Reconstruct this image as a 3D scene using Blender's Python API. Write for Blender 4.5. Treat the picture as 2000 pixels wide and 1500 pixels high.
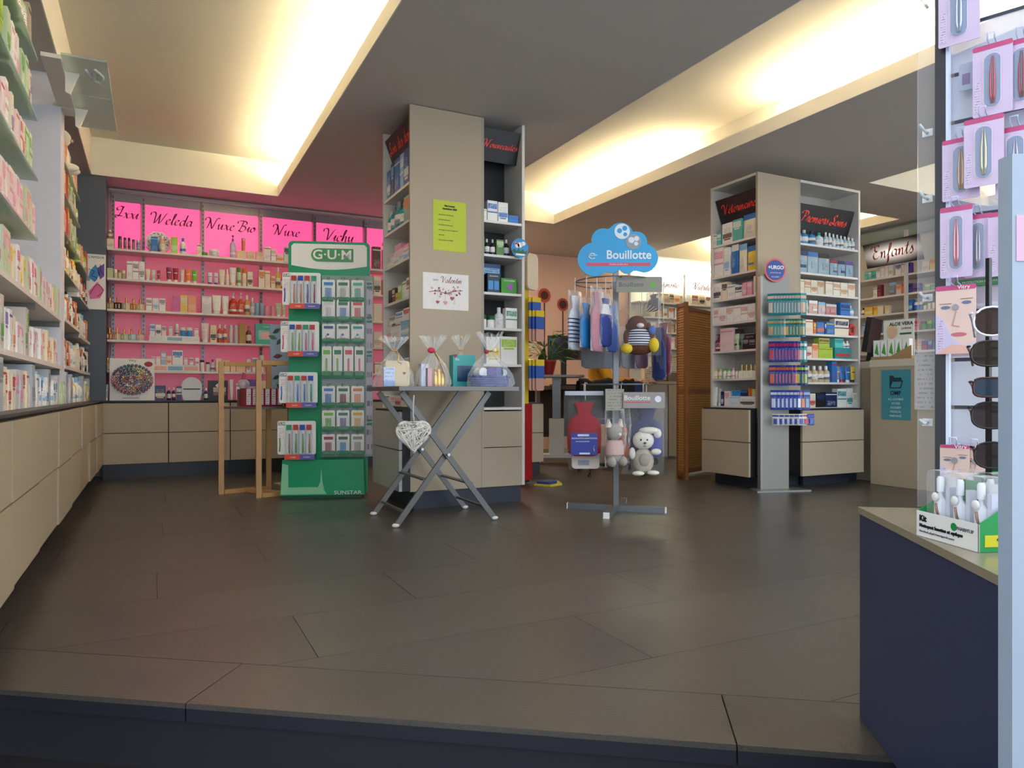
import bpy, math, random
from mathutils import Vector, Matrix
random.seed(11)
S = bpy.context.scene
COL = S.collection
for o in list(bpy.data.objects): bpy.data.objects.remove(o)
# ---------------------------------------------------------------- camera, world, exposure
TH = math.radians(26.6); FP = 1397.0; HY = 768.0; CZ = 0.70
SN, CS = math.sin(TH), math.cos(TH)
cam = bpy.data.cameras.new('camera'); camo = bpy.data.objects.new('camera', cam); COL.objects.link(camo)
camo.location = (0, 0, CZ); camo.rotation_euler = (math.pi/2, 0, -TH)
cam.sensor_width = 36; cam.lens = 36*FP/2000; cam.shift_y = 0.009; cam.clip_start = 0.02
S.camera = camo
W = bpy.data.worlds.new('daylight'); S.world = W; W.use_nodes = True
bg = W.node_tree.nodes['Background']; bg.inputs[0].default_value = (0.80, 0.89, 1.0, 1); bg.inputs[1].default_value = .95
S.view_settings.view_transform = 'Standard'; S.view_settings.look = 'None'
S.view_settings.gamma = 1; S.view_settings.use_curve_mapping = False
S.view_settings.exposure = 1.55
COVE = 22.0
# ---------------------------------------------------------------- pixel <-> room helpers (survey of the photo)
def ray(px):
    u = (px-1000)/FP; return SN+u*CS, CS-u*SN
def onY(px, Y):
    rx, ry = ray(px); d = Y/ry; return d*rx, d
def onX(px, X):
    rx, ry = ray(px); d = X/rx; return d*ry, d
def onZ(px, py, z):
    d = (CZ-z)*FP/(py-HY); rx, ry = ray(px); return d*rx, d*ry
def zat(py, d): return CZ+(HY-py)/FP*d
# ---------------------------------------------------------------- materials
def lin(h):
    h = h.lstrip('#'); r = []
    for i in (0, 2, 4):
        c = int(h[i:i+2], 16)/255; r.append(c/12.92 if c <= .04045 else ((c+.055)/1.055)**2.4)
    return (*r, 1)
MC = {}
def newmat(key):
    m = bpy.data.materials.new(key); m.use_nodes = True
    return m, m.node_tree.nodes, m.node_tree.links, m.node_tree.nodes['Principled BSDF']
def mat(hexc, rough=.45, metal=0, var=.06, scale=30, coat=0, bump=0):
    key = f'paint_{hexc}_{rough}_{metal}_{var}_{scale}_{coat}_{bump}'
    if key in MC: return MC[key]
    m, n, l, b = newmat(key)
    c = lin(hexc)
    t = n.new('ShaderNodeTexNoise'); t.inputs['Scale'].default_value = scale; t.inputs['Detail'].default_value = 3
    co = n.new('ShaderNodeTexCoord'); l.new(co.outputs['Object'], t.inputs['Vector'])
    mx = n.new('ShaderNodeMix'); mx.data_type = 'RGBA'
    mx.inputs[6].default_value = (*[v*(1-var) for v in c[:3]], 1)
    mx.inputs[7].default_value = (*[min(1, v*(1+var)) for v in c[:3]], 1)
    l.new(t.outputs['Fac'], mx.inputs[0]); l.new(mx.outputs[2], b.inputs['Base Color'])
    b.inputs['Roughness'].default_value = rough; b.inputs['Metallic'].default_value = metal
    b.inputs['Coat Weight'].default_value = coat
    if bump:
        bp = n.new('ShaderNodeBump'); bp.inputs['Strength'].default_value = bump; bp.inputs['Distance'].default_value = .004
        l.new(t.outputs['Fac'], bp.inputs['Height']); l.new(bp.outputs[0], b.inputs['Normal'])
    MC[key] = m; return m
def emis(hexc, s):
    key = f'glow_{hexc}_{s}'
    if key in MC: return MC[key]
    m, n, l, b = newmat(key)
    b.inputs['Base Color'].default_value = lin(hexc); b.inputs['Emission Color'].default_value = lin(hexc)
    b.inputs['Emission Strength'].default_value = s
    MC[key] = m; return m
def film(hexc='#ffffff', clear=.86, rough=.08, key2=''):
    key = f'film_{hexc}_{clear}_{rough}{key2}'
    if key in MC: return MC[key]
    m, n, l, b = newmat(key)
    b.inputs['Base Color'].default_value = lin(hexc); b.inputs['Roughness'].default_value = rough
    b.inputs['Specular IOR Level'].default_value = .95
    tr = n.new('ShaderNodeBsdfTransparent'); tr.inputs[0].default_value = (*[.5+.5*v for v in lin(hexc)[:3]], 1)
    mx = n.new('ShaderNodeMixShader'); fr = n.new('ShaderNodeLayerWeight'); pw = n.new('ShaderNodeMath'); pw.operation = 'POWER'; pw.inputs[1].default_value = 3.5; l.new(fr.outputs['Facing'], pw.inputs[0])
    ma = n.new('ShaderNodeMath'); ma.operation = 'ADD'; ma.use_clamp = True; ma.inputs[1].default_value = 1-clear
    t = n.new('ShaderNodeTexNoise'); t.inputs['Scale'].default_value = 22
    bp = n.new('ShaderNodeBump'); bp.inputs['Strength'].default_value = .5 if key2 else .02; bp.inputs['Distance'].default_value = .01
    l.new(t.outputs['Fac'], bp.inputs['Height']); l.new(bp.outputs[0], b.inputs['Normal']); l.new(bp.outputs[0], fr.inputs['Normal'])
    l.new(pw.outputs[0], ma.inputs[0]); l.new(ma.outputs[0], mx.inputs[0])
    l.new(tr.outputs[0], mx.inputs[1]); l.new(b.outputs[0], mx.inputs[2])
    l.new(mx.outputs[0], n['Material Output'].inputs['Surface'])
    MC[key] = m; return m
def printed(base, ink, k=0):
    """flat print: rows of small broken marks and a colour block, as on a carton"""
    key = f'print_{base}_{ink}_{k}'
    if key in MC: return MC[key]
    m, n, l, b = newmat(key)
    co = n.new('ShaderNodeTexCoord'); sp = n.new('ShaderNodeSeparateXYZ'); l.new(co.outputs['Generated'], sp.inputs[0])
    def mth(op, a, bb):
        q = n.new('ShaderNodeMath'); q.operation = op
        for i, v in enumerate((a, bb)):
            if isinstance(v, (int, float)): q.inputs[i].default_value = v
            else: l.new(v, q.inputs[i])
        return q.outputs[0]
    rows = (7, 5, 9, 12)[k % 4]
    fr = mth('FRACT', mth('MULTIPLY', sp.outputs[2], rows), 0)
    line = mth('MULTIPLY', mth('GREATER_THAN', fr, .35), mth('LESS_THAN', fr, .72))
    t = n.new('ShaderNodeTexWhiteNoise'); t.noise_dimensions = '2D'
    cm = n.new('ShaderNodeCombineXYZ')
    l.new(mth('FLOOR', mth('MULTIPLY', sp.outputs[0], 13), 0), cm.inputs[0]); l.new(mth('FLOOR', mth('MULTIPLY', sp.outputs[2], rows), 0), cm.inputs[1])
    l.new(cm.outputs[0], t.inputs['Vector'])
    word = mth('GREATER_THAN', t.outputs['Value'], .45)
    marg = mth('MULTIPLY', mth('GREATER_THAN', sp.outputs[0], .1), mth('LESS_THAN', sp.outputs[0], .9))
    f = mth('MULTIPLY', mth('MULTIPLY', line, word), marg)
    f = mth('MULTIPLY', f, .75)
    if k % 4 in (1, 2):
        blk = mth('LESS_THAN', sp.outputs[2], .28 if k % 4 == 1 else .45) ; f = mth('MAXIMUM', f, mth('MULTIPLY', blk, .9))
    mx = n.new('ShaderNodeMix'); mx.data_type = 'RGBA'
    mx.inputs[6].default_value = lin(base); mx.inputs[7].default_value = lin(ink)
    l.new(f, mx.inputs[0]); l.new(mx.outputs[2], b.inputs['Base Color']); b.inputs['Roughness'].default_value = .4
    MC[key] = m; return m
# ---------------------------------------------------------------- mesh helpers
class MB:
    def __init__(s): s.v = []; s.f = []; s.sm = []
    def add(s, vs, fs, smooth=False):
        o = len(s.v); s.v += [tuple(p) for p in vs]; s.f += [tuple(i+o for i in f) for f in fs]; s.sm += [smooth]*len(fs); return s
    def box(s, x0, x1, y0, y1, z0, z1):
        return s.add([(x0,y0,z0),(x1,y0,z0),(x1,y1,z0),(x0,y1,z0),(x0,y0,z1),(x1,y0,z1),(x1,y1,z1),(x0,y1,z1)],
                     [(0,3,2,1),(4,5,6,7),(0,1,5,4),(1,2,6,5),(2,3,7,6),(3,0,4,7)])
    def obox(s, c, ax, ay, az):   # oriented box: centre + half vectors
        c, ax, ay, az = map(Vector, (c, ax, ay, az))
        return s.add([c+i*ax+j*ay+k*az for k in (-1,1) for j in (-1,1) for i in (-1,1)],
                     [(0,2,3,1),(4,5,7,6),(0,1,5,4),(1,3,7,5),(3,2,6,7),(2,0,4,6)])
    def bar(s, a, b, w, t, up=(0,0,1)):
        a, b = Vector(a), Vector(b); d = (b-a); L = d.length; d.normalize()
        u = Vector(up); 
        if abs(u.dot(d)) > .98: u = Vector((1,0,0))
        sx = d.cross(u).normalized(); sy = sx.cross(d).normalized()
        return s.obox((a+b)/2, d*L/2, sx*w/2, sy*t/2)
    def prism(s, pts, y0, y1, axis='y'):
        n = len(pts)
        if axis == 'y': A = [(p[0], y0, p[1]) for p in pts]; B = [(p[0], y1, p[1]) for p in pts]
        elif axis == 'z': A = [(p[0], p[1], y0) for p in pts]; B = [(p[0], p[1], y1) for p in pts]
        else: A = [(y0, p[0], p[1]) for p in pts]; B = [(y1, p[0], p[1]) for p in pts]
        return s.add(A+B, [tuple(range(n))[::-1], tuple(range(n, 2*n))]+[(i, (i+1) % n, n+(i+1) % n, n+i) for i in range(n)])
    def lathe(s, prof, seg=12, c=(0,0,0), sx=1, sy=1, caps=True, smooth=True):
        vs = []; fs = []
        for r, z in prof:
            for k in range(seg):
                a = 2*math.pi*k/seg; vs.append((c[0]+sx*r*math.cos(a), c[1]+sy*r*math.sin(a), c[2]+z))
        for i in range(len(prof)-1):
            for k in range(seg):
                k2 = (k+1) % seg; fs.append((i*seg+k, i*seg+k2, (i+1)*seg+k2, (i+1)*seg+k))
        s.add(vs, fs, smooth)
        if caps:
            s.add(vs[:seg], [tuple(range(seg))[::-1]]); s.add(vs[-seg:], [tuple(range(seg))])
        return s
    def tube(s, pts, r, seg=6, close=False):
        pts = [Vector(p) for p in pts]; n = len(pts); vs = []
        for i, p in enumerate(pts):
            d = (pts[(i+1) % n if close else min(i+1, n-1)]-pts[(i-1) if (close or i) else 0])
            if d.length < 1e-9: d = Vector((0,0,1))
            d.normalize(); u = Vector((0,0,1)) if abs(d.z) < .9 else Vector((1,0,0))
            a = d.cross(u).normalized(); b = a.cross(d)
            rr = r[i] if isinstance(r, (list, tuple)) else r
            vs += [p+rr*(math.cos(2*math.pi*k/seg)*a+math.sin(2*math.pi*k/seg)*b) for k in range(seg)]
        m = n if close else n-1; fs = []
        for i in range(m):
            j = (i+1) % n
            for k in range(seg):
                k2 = (k+1) % seg; fs.append((i*seg+k, j*seg+k, j*seg+k2, i*seg+k2))
        if not close: fs += [tuple(range(seg)), tuple(range((n-1)*seg, n*seg))[::-1]]
        return s.add(vs, fs, True)
    def ball(s, c, rx, ry, rz, seg=12, rings=8):
        pr = [(max(1e-4, math.sin(math.pi*i/rings)), -math.cos(math.pi*i/rings)) for i in range(rings+1)]
        vs = []; fs = []
        for r, z in pr:
            for k in range(seg):
                a = 2*math.pi*k/seg; vs.append((c[0]+rx*r*math.cos(a), c[1]+ry*r*math.sin(a), c[2]+rz*z))
        for i in range(rings):
            for k in range(seg):
                k2 = (k+1) % seg; fs.append((i*seg+k, i*seg+k2, (i+1)*seg+k2, (i+1)*seg+k))
        return s.add(vs, fs, True)
    def mesh(s, name):
        me = bpy.data.meshes.new(name); me.from_pydata(s.v, [], s.f); me.polygons.foreach_set('use_smooth', s.sm); me.update(); return me
    def obj(s, name, m, parent=None, loc=None, rz=0):
        return link(name, s.mesh(name), m, parent, loc, rz)
def link(name, me, m, parent=None, loc=None, rz=0, scale=None):
    o = bpy.data.objects.new(name, me); COL.objects.link(o)
    if not me.materials: me.materials.append(m)
    elif me.materials[0] != m:
        o.material_slots[0].link = 'OBJECT'; o.material_slots[0].material = m
    if parent: o.parent = parent
    if loc: o.location = loc
    if rz: o.rotation_euler = (0, 0, rz)
    if scale: o.scale = scale
    return o
def tag(o, label, cat, group=None):
    o['label'] = label; o['category'] = cat
    if group: o['group'] = group
    return o
def thing(name, label, cat, loc=(0,0,0), rz=0, group=None):
    o = bpy.data.objects.new(name, None); COL.objects.link(o); o.empty_display_size = .05
    o.location = loc; o.rotation_euler = (0, 0, rz); return tag(o, label, cat, group)
def struct(o): o['kind'] = 'structure'; return o
# ---------------------------------------------------------------- lettering
def sans(txt, size, m, parent, loc, rot=(math.pi/2,0,0), name='lettering', align='CENTER', ext=.0006, shear=0, bold=0, sx=1):
    cu = bpy.data.curves.new('t', 'FONT'); cu.body = txt; cu.size = size; cu.align_x = align; cu.align_y = 'CENTER'
    cu.extrude = ext; cu.shear = shear; cu.offset = bold; cu.resolution_u = 3
    t = bpy.data.objects.new('t', cu); COL.objects.link(t)
    me = bpy.data.meshes.new_from_object(t); bpy.data.objects.remove(t); bpy.data.curves.remove(cu)
    me.materials.clear()
    o = link(name, me, m, parent, loc); o.rotation_euler = rot; o.scale = (sx, 1, 1); return o
# single-stroke cursive; x-height 1, ascender 2.1, descender -1
G = {
'a': (1.15, [[(.85,.85),(.5,1),(.15,.6),(.2,.1),(.5,0),(.8,.4),(.9,.95),(.85,.3),(.95,0),(1.2,.25)]]),
'b': (1.0, [[(0,.3),(.35,1.2),(.5,2),(.3,2.05),(.2,1),(.2,.2),(.45,0),(.8,.3),(.75,.85),(.5,.9),(1,.8)]]),
'c': (.9, [[(.8,.8),(.55,1),(.15,.6),(.2,.1),(.55,0),(.95,.3)]]),
'd': (1.15, [[(.85,.85),(.5,1),(.15,.6),(.2,.1),(.5,0),(.85,.6),(1.05,2.05),(.9,.5),(.95,0),(1.2,.25)]]),
'e': (.9, [[(0,.25),(.4,.45),(.7,.8),(.5,1),(.2,.7),(.2,.15),(.5,0),(.95,.3)]]),
'f': (.75, [[(0,.2),(.45,1),(.65,1.9),(.5,2.1),(.35,1.5),(.2,-.5),(.1,-1),(.35,-.6),(.35,0),(.8,.3)]]),
'g': (1.1, [[(.85,.85),(.5,1),(.15,.6),(.2,.1),(.5,0),(.85,.9),(.75,-.4),(.45,-1),(.2,-.75),(.6,-.2),(1.15,.25)]]),
'h': (1.1, [[(0,.3),(.35,1.2),(.5,2),(.3,2.05),(.2,1),(.15,0),(.35,.7),(.65,1),(.75,.6),(.75,.1),(.85,0),(1.15,.25)]]),
'i': (.55, [[(0,.25),(.3,1),(.25,.2),(.35,0),(.6,.25)], [(.42,1.45),(.48,1.55)]]),
'l': (.6, [[(0,.25),(.4,1.2),(.55,2),(.35,2.05),(.25,1),(.25,.15),(.4,0),(.65,.25)]]),
'm': (1.6, [[(0,.7),(.2,1),(.2,0),(.4,.8),(.6,1),(.68,.6),(.65,0),(.85,.8),(1.1,1),(1.18,.6),(1.18,.1),(1.3,0),(1.65,.25)]]),
'n': (1.15, [[(0,.7),(.2,1),(.2,0),(.4,.8),(.65,1),(.75,.6),(.75,.1),(.88,0),(1.2,.25)]]),
'o': (1.0, [[(.6,1),(.2,.75),(.15,.2),(.45,0),(.8,.3),(.8,.8),(.55,1),(.65,.75),(1.05,.8)]]),
'r': (.85, [[(0,.2),(.25,.95),(.35,1.15),(.45,.95),(.65,.95),(.6,.2),(.7,0),(.9,.25)]]),
's': (.75, [[(0,.2),(.35,.8),(.42,1.1),(.5,.8),(.65,.35),(.5,0),(.2,.05),(.5,.05),(.8,.25)]]),
't': (.7, [[(0,.25),(.35,1.1),(.45,1.75),(.3,.5),(.35,.05),(.5,0),(.75,.25)], [(.1,1.2),(.7,1.28)]]),
'u': (1.15, [[(0,.6),(.2,1),(.18,.3),(.35,0),(.65,.3),(.8,1),(.78,.2),(.9,0),(1.2,.25)]]),
'v': (1.0, [[(0,.7),(.2,1),(.3,.4),(.4,0),(.7,.5),(.75,1),(.8,.8),(1.05,.85)]]),
'x': (1.0, [[(.05,.8),(.25,1),(.5,.5),(.75,0),(1.05,.25)], [(.85,.95),(.5,.5),(.1,.0)]]),
'y': (1.1, [[(0,.6),(.2,1),(.2,.4),(.4,.1),(.7,.4),(.85,1),(.75,-.3),(.5,-1),(.25,-.8),(.6,-.2),(1.15,.25)]]),
'A': (1.7, [[(-.2,.4),(0,0),(.5,.5),(1.0,1.6),(1.25,2.1),(1.15,1),(1.2,.1),(1.5,.1)], [(.4,.75),(.9,.85),(1.5,.75)]]),
'B': (1.5, [[(-.4,1.5),(-.5,1.9),(0,2.1),(.9,2.0),(1.2,1.6),(.9,1.2),(.5,1.1),(1.0,1),(1.2,.55),(.9,.05),(.4,0),(0,.2)], [(.5,2),(.4,1),(.15,0)]]),
'D': (1.6, [[(.5,2),(.45,1),(.2,0),(.7,0),(1.3,.6),(1.3,1.5),(.8,2.05),(.1,2),(-.2,1.6)]]),
'E': (1.3, [[(-.4,1.6),(-.3,2),(.2,1.9),(.7,2.1),(1.0,1.8)],[(.7,2.1),(.3,1.8),(.3,1.3),(.75,1.1),(.3,1.0),(.05,.5),(.35,0),(.9,.1),(1.2,.4)]]),
'I': (1.2, [[(.9,2.0),(.3,2.15),(-.2,1.8),(.0,1.4),(.6,1.6),(.8,2.05),(.6,.8),(.3,.05),(-.1,.1),(-.2,.4),(.5,.35),(1.1,.35)]]),
'N': (1.9, [[(-.5,1.5),(-.5,2),(0,2.1),(.3,1.7),(.25,.7),(.1,0)], [(.3,1.8),(.7,.7),(1.0,0),(1.2,.9),(1.5,2.1),(1.9,2.05)]]),
'P': (1.4, [[(-.4,1.5),(-.5,1.9),(0,2.1),(.9,2.05),(1.25,1.6),(1.0,1.1),(.5,1.0)], [(.5,2),(.45,1),(.2,0)]]),
'S': (1.3, [[(1.1,1.7),(.95,2.1),(.5,2.0),(.4,1.5),(.8,1.0),(.85,.4),(.45,0),(-.1,.1),(-.25,.5),(.2,.5),(1.2,.2)]]),
'V': (1.5, [[(-.5,1.5),(-.5,2),(0,2.1),(.3,1.7),(.4,.8),(.5,0),(.9,.9),(1.2,1.7),(1.5,2.1)]]),
'W': (2.2, [[(-.5,1.5),(-.5,2),(0,2.1),(.3,1.7),(.35,.8),(.45,0),(.8,.8),(1.05,1.8),(1.1,.8),(1.2,0),(1.6,.8),(1.9,1.7),(2.1,2.1)]]),
}
def spline(p, n=5):
    q = [p[0]]+list(p)+[p[-1]]; out = []
    for i in range(1, len(q)-2):
        a, b, c, d = q[i-1:i+3]
        for k in range(n):
            t = k/n
            out.append(tuple(.5*((2*b[j])+(-a[j]+c[j])*t+(2*a[j]-5*b[j]+4*c[j]-d[j])*t*t+(-a[j]+3*b[j]-3*c[j]+d[j])*t**3) for j in (0, 1)))
    out.append(p[-1]); return out
def script(txt, xh, m, parent, loc, rot=(math.pi/2,0,0), nib=.26, slant=.28, width=None, name='lettering'):
    b = MB(); x = 0; strokes = []
    for ch in txt:
        if ch == ' ': x += .8; continue
        acc = ch == 'é'; w, st = G['e' if acc else ch]
        st = list(st)+([[(.45,1.35),(.8,1.75)]] if acc else [])
        for s in st: strokes.append([(x+px+slant*py, py) for px, py in spline(s)])
        x += w
    k = width/x if width else xh; ox = x/2
    nx, ny = nib*.9, nib*.45
    for s in strokes:
        n = len(s); vs = []
        for px, py in s: vs += [((px-ox-nx/2)*k, (py-.6-ny/2)*k, .0008), ((px-ox+nx/2)*k, (py-.6+ny/2)*k, .0008)]
        for px, py in s: vs += [((px-ox-nx/2)*k, (py-.6-ny/2-.05)*k, .0004), ((px-ox+nx/2)*k, (py-.6+ny/2-.05)*k, .0004)]
        b.add(vs, [(2*i, 2*i+2, 2*i+3, 2*i+1) for i in range(n-1)]+[(2*n+2*i, 2*n+2*i+2, 2*i+2, 2*i) for i in range(n-1)])
    o = b.obj(name, m, parent, loc); o.rotation_euler = rot; return o
# ================================================================ MATERIALS OF THE PLACE
M_soffit = mat('#c2bbb4', .8, 0, .03, 4)
M_white = mat('#e9e4d6', .7, 0, .02, 5)
M_recess = mat('#ded8cc', .8, 0, .03, 3)
M_beige = mat('#b0a087', .42, 0, .02, 6)
M_beige_dk = mat('#a39a8b', .5, 0, .02, 6)
M_edge = mat('#d6d1c8', .4, 0, .02, 8)
M_shelf = mat('#e4dcd6', .35, 0, .02, 8)
M_slate = mat('#2b2f3b', .5, 0, .05, 9)
M_dark = mat('#1d1c1f', .5, 0, .1, 12)
M_blackp = mat('#161517', .35, 0, .1, 12)
M_rail = mat('#8d8587', .35, .6, .04, 20)
M_chrome = mat('#c9c9cc', .2, 1, .02, 10)
M_steel = mat('#7d7d7c', .35, .7, .04, 15)
M_gold = mat('#d9b25a', .25, .9, .04, 20)
M_red = mat('#a3201c', .4)
M_whitep = mat('#f1efea', .4, 0, .02)
M_clear = film('#ffffff', .93, .03)
M_glass = film('#cfe6df', .80, .03)
M_cello = film('#ffffff', .84, .10, 'w')
M_bag = film('#fbfbfd', .965, .10, 'w')
def floor_mat():
    m, n, l, b = newmat('slate_tile')
    co = n.new('ShaderNodeTexCoord'); ge = n.new('ShaderNodeNewGeometry')
    t = n.new('ShaderNodeTexNoise'); t.inputs['Scale'].default_value = 140; t.inputs['Detail'].default_value = 6
    t2 = n.new('ShaderNodeTexNoise'); t2.inputs['Scale'].default_value = 2.2; t2.inputs['Detail'].default_value = 4
    l.new(ge.outputs['Position'], t.inputs['Vector']); l.new(ge.outputs['Position'], t2.inputs['Vector'])
    oi = n.new('ShaderNodeObjectInfo')
    r = n.new('ShaderNodeValToRGB'); r.color_ramp.elements[0].position = .25; r.color_ramp.elements[1].position = .8
    r.color_ramp.elements[0].color = lin('#37332f'); r.color_ramp.elements[1].color = lin('#575149')
    mm = n.new('ShaderNodeMath'); mm.operation = 'MULTIPLY_ADD'; mm.inputs[1].default_value = .35; l.new(t2.outputs['Fac'], mm.inputs[0])
    m2 = n.new('ShaderNodeMath'); m2.operation = 'MULTIPLY_ADD'; m2.inputs[1].default_value = .5; l.new(t.outputs['Fac'], m2.inputs[0])
    m3 = n.new('ShaderNodeMath'); m3.operation = 'MULTIPLY'; m3.inputs[1].default_value = .15; l.new(oi.outputs['Random'], m3.inputs[0])
    l.new(m3.outputs[0], m2.inputs[2]); l.new(m2.outputs[0], mm.inputs[2]); l.new(mm.outputs[0], r.inputs[0])
    l.new(r.outputs[0], b.inputs['Base Color'])
    rr = n.new('ShaderNodeMapRange'); rr.inputs[3].default_value = .31; rr.inputs[4].default_value = .35; b.inputs['Specular IOR Level'].default_value = .85; l.new(t2.outputs['Fac'], rr.inputs[0]); l.new(rr.outputs[0], b.inputs['Roughness'])
    bp = n.new('ShaderNodeBump'); bp.inputs['Strength'].default_value = .25; bp.inputs['Distance'].default_value = .003
    l.new(t.outputs['Fac'], bp.inputs['Height']); l.new(bp.outputs[0], b.inputs['Normal']); return m
M_floor = floor_mat()
M_joint = mat('#2a2622', .8)
# ================================================================ FLOOR, STEP
E1 = Vector((.812, -.584, 0)).normalized(); E2 = Vector((.584, .812, 0)).normalized()
P0 = Vector((-.328, 2.07, 0))                       # a point on the nosing line
def clip(poly, p, n):                               # keep side where (q-p).n >= 0
    out = []
    for i in range(len(poly)):
        a, b = poly[i], poly[(i+1) % len(poly)]
        da = (a[0]-p[0])*n[0]+(a[1]-p[1])*n[1]; db = (b[0]-p[0])*n[0]+(b[1]-p[1])*n[1]
        if da >= 0: out.append(a)
        if da*db < 0:
            t = da/(da-db); out.append((a[0]+t*(b[0]-a[0]), a[1]+t*(b[1]-a[1])))
    return out
slab = clip([(-.9,-2.5),(7.5,-2.5),(7.5,8.0),(-.9,8.0)], P0, E2)
FL = struct(MB().prism(slab, -.155, -.012, 'z').obj('floor', M_joint))
BW = .229; PB = P0+E2*BW
for r in range(24):                                  # long slate tiles laid across the shop
    y0 = -1.65+.397*r; off = (r*.41) % 1.2
    for c in range(-2, 8):
        x0 = -.9+1.2*c+off
        q = [(max(x0,-.9)+.001, y0+.001), (min(x0+1.2, 7.5)-.001, y0+.001), (min(x0+1.2, 7.5)-.001, y0+.396), (max(x0,-.9)+.001, y0+.396)]
        if q[1][0]-q[0][0] < .05: continue
        q = clip(q, PB+E2*.0015, E2)
        if len(q) < 3 or y0 > 7.9: continue
        MB().prism(q, -.012, 0, 'z').obj('floor_tile', M_floor, FL)
s0 = (Vector((.0781, 1.793, 0))-P0).dot(E1)
for k in range(-2, 6):                               # nosing tiles along the step
    a = s0+1.2*k+.0015; b = s0+1.2*(k+1)-.0015
    pts = [P0+E1*a-E2*.012, P0+E1*b-E2*.012, P0+E1*b+E2*(BW-.0015), P0+E1*a+E2*(BW-.0015)]
    q = clip([(p.x, p.y) for p in pts], (-.9, 0), (1, 0))
    if len(q) > 2:
        MB().prism(q, -.012, 0, 'z').obj('nosing_tile', M_floor, FL)
        q2 = [P0+E1*a-E2*.012, P0+E1*b-E2*.012, P0+E1*b-E2*.0005, P0+E1*a-E2*.0005]
        q2 = clip([(p.x, p.y) for p in q2], (-.9, 0), (1, 0))
        if len(q2) > 2: MB().prism(q2, -.042, -.0121, 'z').obj('nosing_strip', mat('#181a24', .5), FL)
RIS = MB(); RIS.obox(P0+E1*1.5+E2*.01+Vector((0,0,-.085)), E1*3.2, E2*.008, Vector((0,0,.085)))
MB().prism([(v[0],v[1]) for v in [P0-E1*1.6-E2*.001, P0+E1*5-E2*.001, P0+E1*5+E2*.02, P0-E1*1.6+E2*.02]], -.16, -.043, 'z').obj('step_riser', mat('#15161e', .6, 0, .2, 40), FL)
lo = clip([(-3,-3),(7.5,-3),(7.5,8),(-3,8)], P0, -E2)
struct(MB().prism(lo, -.2, -.16, 'z').obj('floor_entrance', mat('#24201f', .7, 0, .25, 60, 0, .3)))
# ================================================================ WALLS
struct(MB().box(-.92,-.82,1.0,7.05,0,2.75).obj('wall_left', mat('#d9d4cf', .7)))
struct(MB().box(-.92,2.7,6.95,7.05,0,2.75).obj('wall_back', mat('#cfc4bf', .7)))
struct(MB().box(2.6,2.7,7.05,7.95,0,2.75).obj('wall_return', mat('#d9b8a4', .7)))
struct(MB().box(2.7,7.45,7.85,7.95,0,2.75).obj('wall_rear', mat('#dcb49e', .7, 0, .02, 3)))
struct(MB().box(7.35,7.45,1.0,7.85,0,2.75).obj('wall_right', mat('#ddd9d0', .7)))
# ================================================================ CEILING: grey soffit with lit recesses
TR = [(-.45,.985,1.0,6.58), (2.56,3.68,1.0,6.38), (5.28,6.95,1.0,3.97), (5.5,6.67,4.65,7.3)]
xs = sorted({-.82,7.35,*[t[0] for t in TR],*[t[1] for t in TR]}); ys = sorted({1.0,7.85,*[t[2] for t in TR],*[t[3] for t in TR]})
cb = MB()
COVES = [(.985,1.2,1.0,6.58), (3.68,3.9,1.0,6.38), (6.67,6.85,4.65,7.3)]
for i in range(len(xs)-1):
    for j in range(len(ys)-1):
        cx, cy = (xs[i]+xs[i+1])/2, (ys[j]+ys[j+1])/2
        if any(t[0]<cx<t[1] and t[2]<cy<t[3] for t in TR): continue
        cb.box(xs[i],xs[i+1],ys[j],ys[j+1],2.44,2.46)
CE = struct(cb.obj('ceiling', M_soffit))
struct(MB().box(-.92,7.45,.9,7.95,2.74,2.80).obj('ceiling_recess', M_recess))
n = 0
for k, (x0,x1,y0,y1) in enumerate(TR):
    b = MB(); b.box(x0,x1,y1-.006,y1,2.4395,2.7399)                      # far end of the recess
    b.box(x1-.006,x1,y0,y1-.006,2.4395,2.535)       # low lip in front of the cove
    if k == 3: b.box(x0,x1,y0,y0+.006,2.4395,2.7399)
    b.box(x0,x0+.006,y0,y1-.006,2.4395,2.7399)
    b.box(x1+.2,x1+.22,y0,y1+.02,2.461,2.7399); b.box(x1,x1+.2,y1-.006,y1+.02,2.461,2.7399)
    n += 1; struct(b.obj(f'trim_{n}', M_white))
def cove(x, y0, y1, label, s=1.0):
    t = thing('cove_light', label, 'light', (x, y0, 2.461), 0, 'cove light tubes in the ceiling recesses')
    MB().box(-.02,.02,0,y1-y0,0,.02).obj('channel', M_whitep, t)
    b = MB(); b.tube([(0,.02,.038),(0,y1-y0-.02,.038)], .016, 8); b.obj('tube', emis('#ffeec6', COVE*s), t)
cove(1.09, 1.3, 6.4, 'long warm cove light tube behind the lip of the left ceiling recess')
cove(3.79, 4.45, 6.25, 'warm cove light tube at the far end of the middle ceiling recess')
cove(3.79, 1.3, 3.55, 'warm cove light tube at the near end of the middle ceiling recess', 1.1)
cove(7.06, 1.3, 3.8, 'warm cove light tube in the recess above the counter')
cove(6.77, 4.8, 7.2, 'warm cove light tube in the small ceiling recess above the childcare shelves')
t = thing('added_ceiling_light', 'added flat ceiling light, unseen behind the middle pillar, brightening the rear corner', 'light', (3.15, 7.0, 2.40))  # lamp added out of sight behind the middle pillar to brighten the rear
MB().box(-.2,.2,-.5,.5,.01,.0398).obj('frame', M_whitep, t); MB().box(-.18,.18,-.48,.48,0,.0099).obj('diffuser', emis('#fff0d4', 9.0), t)
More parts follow.
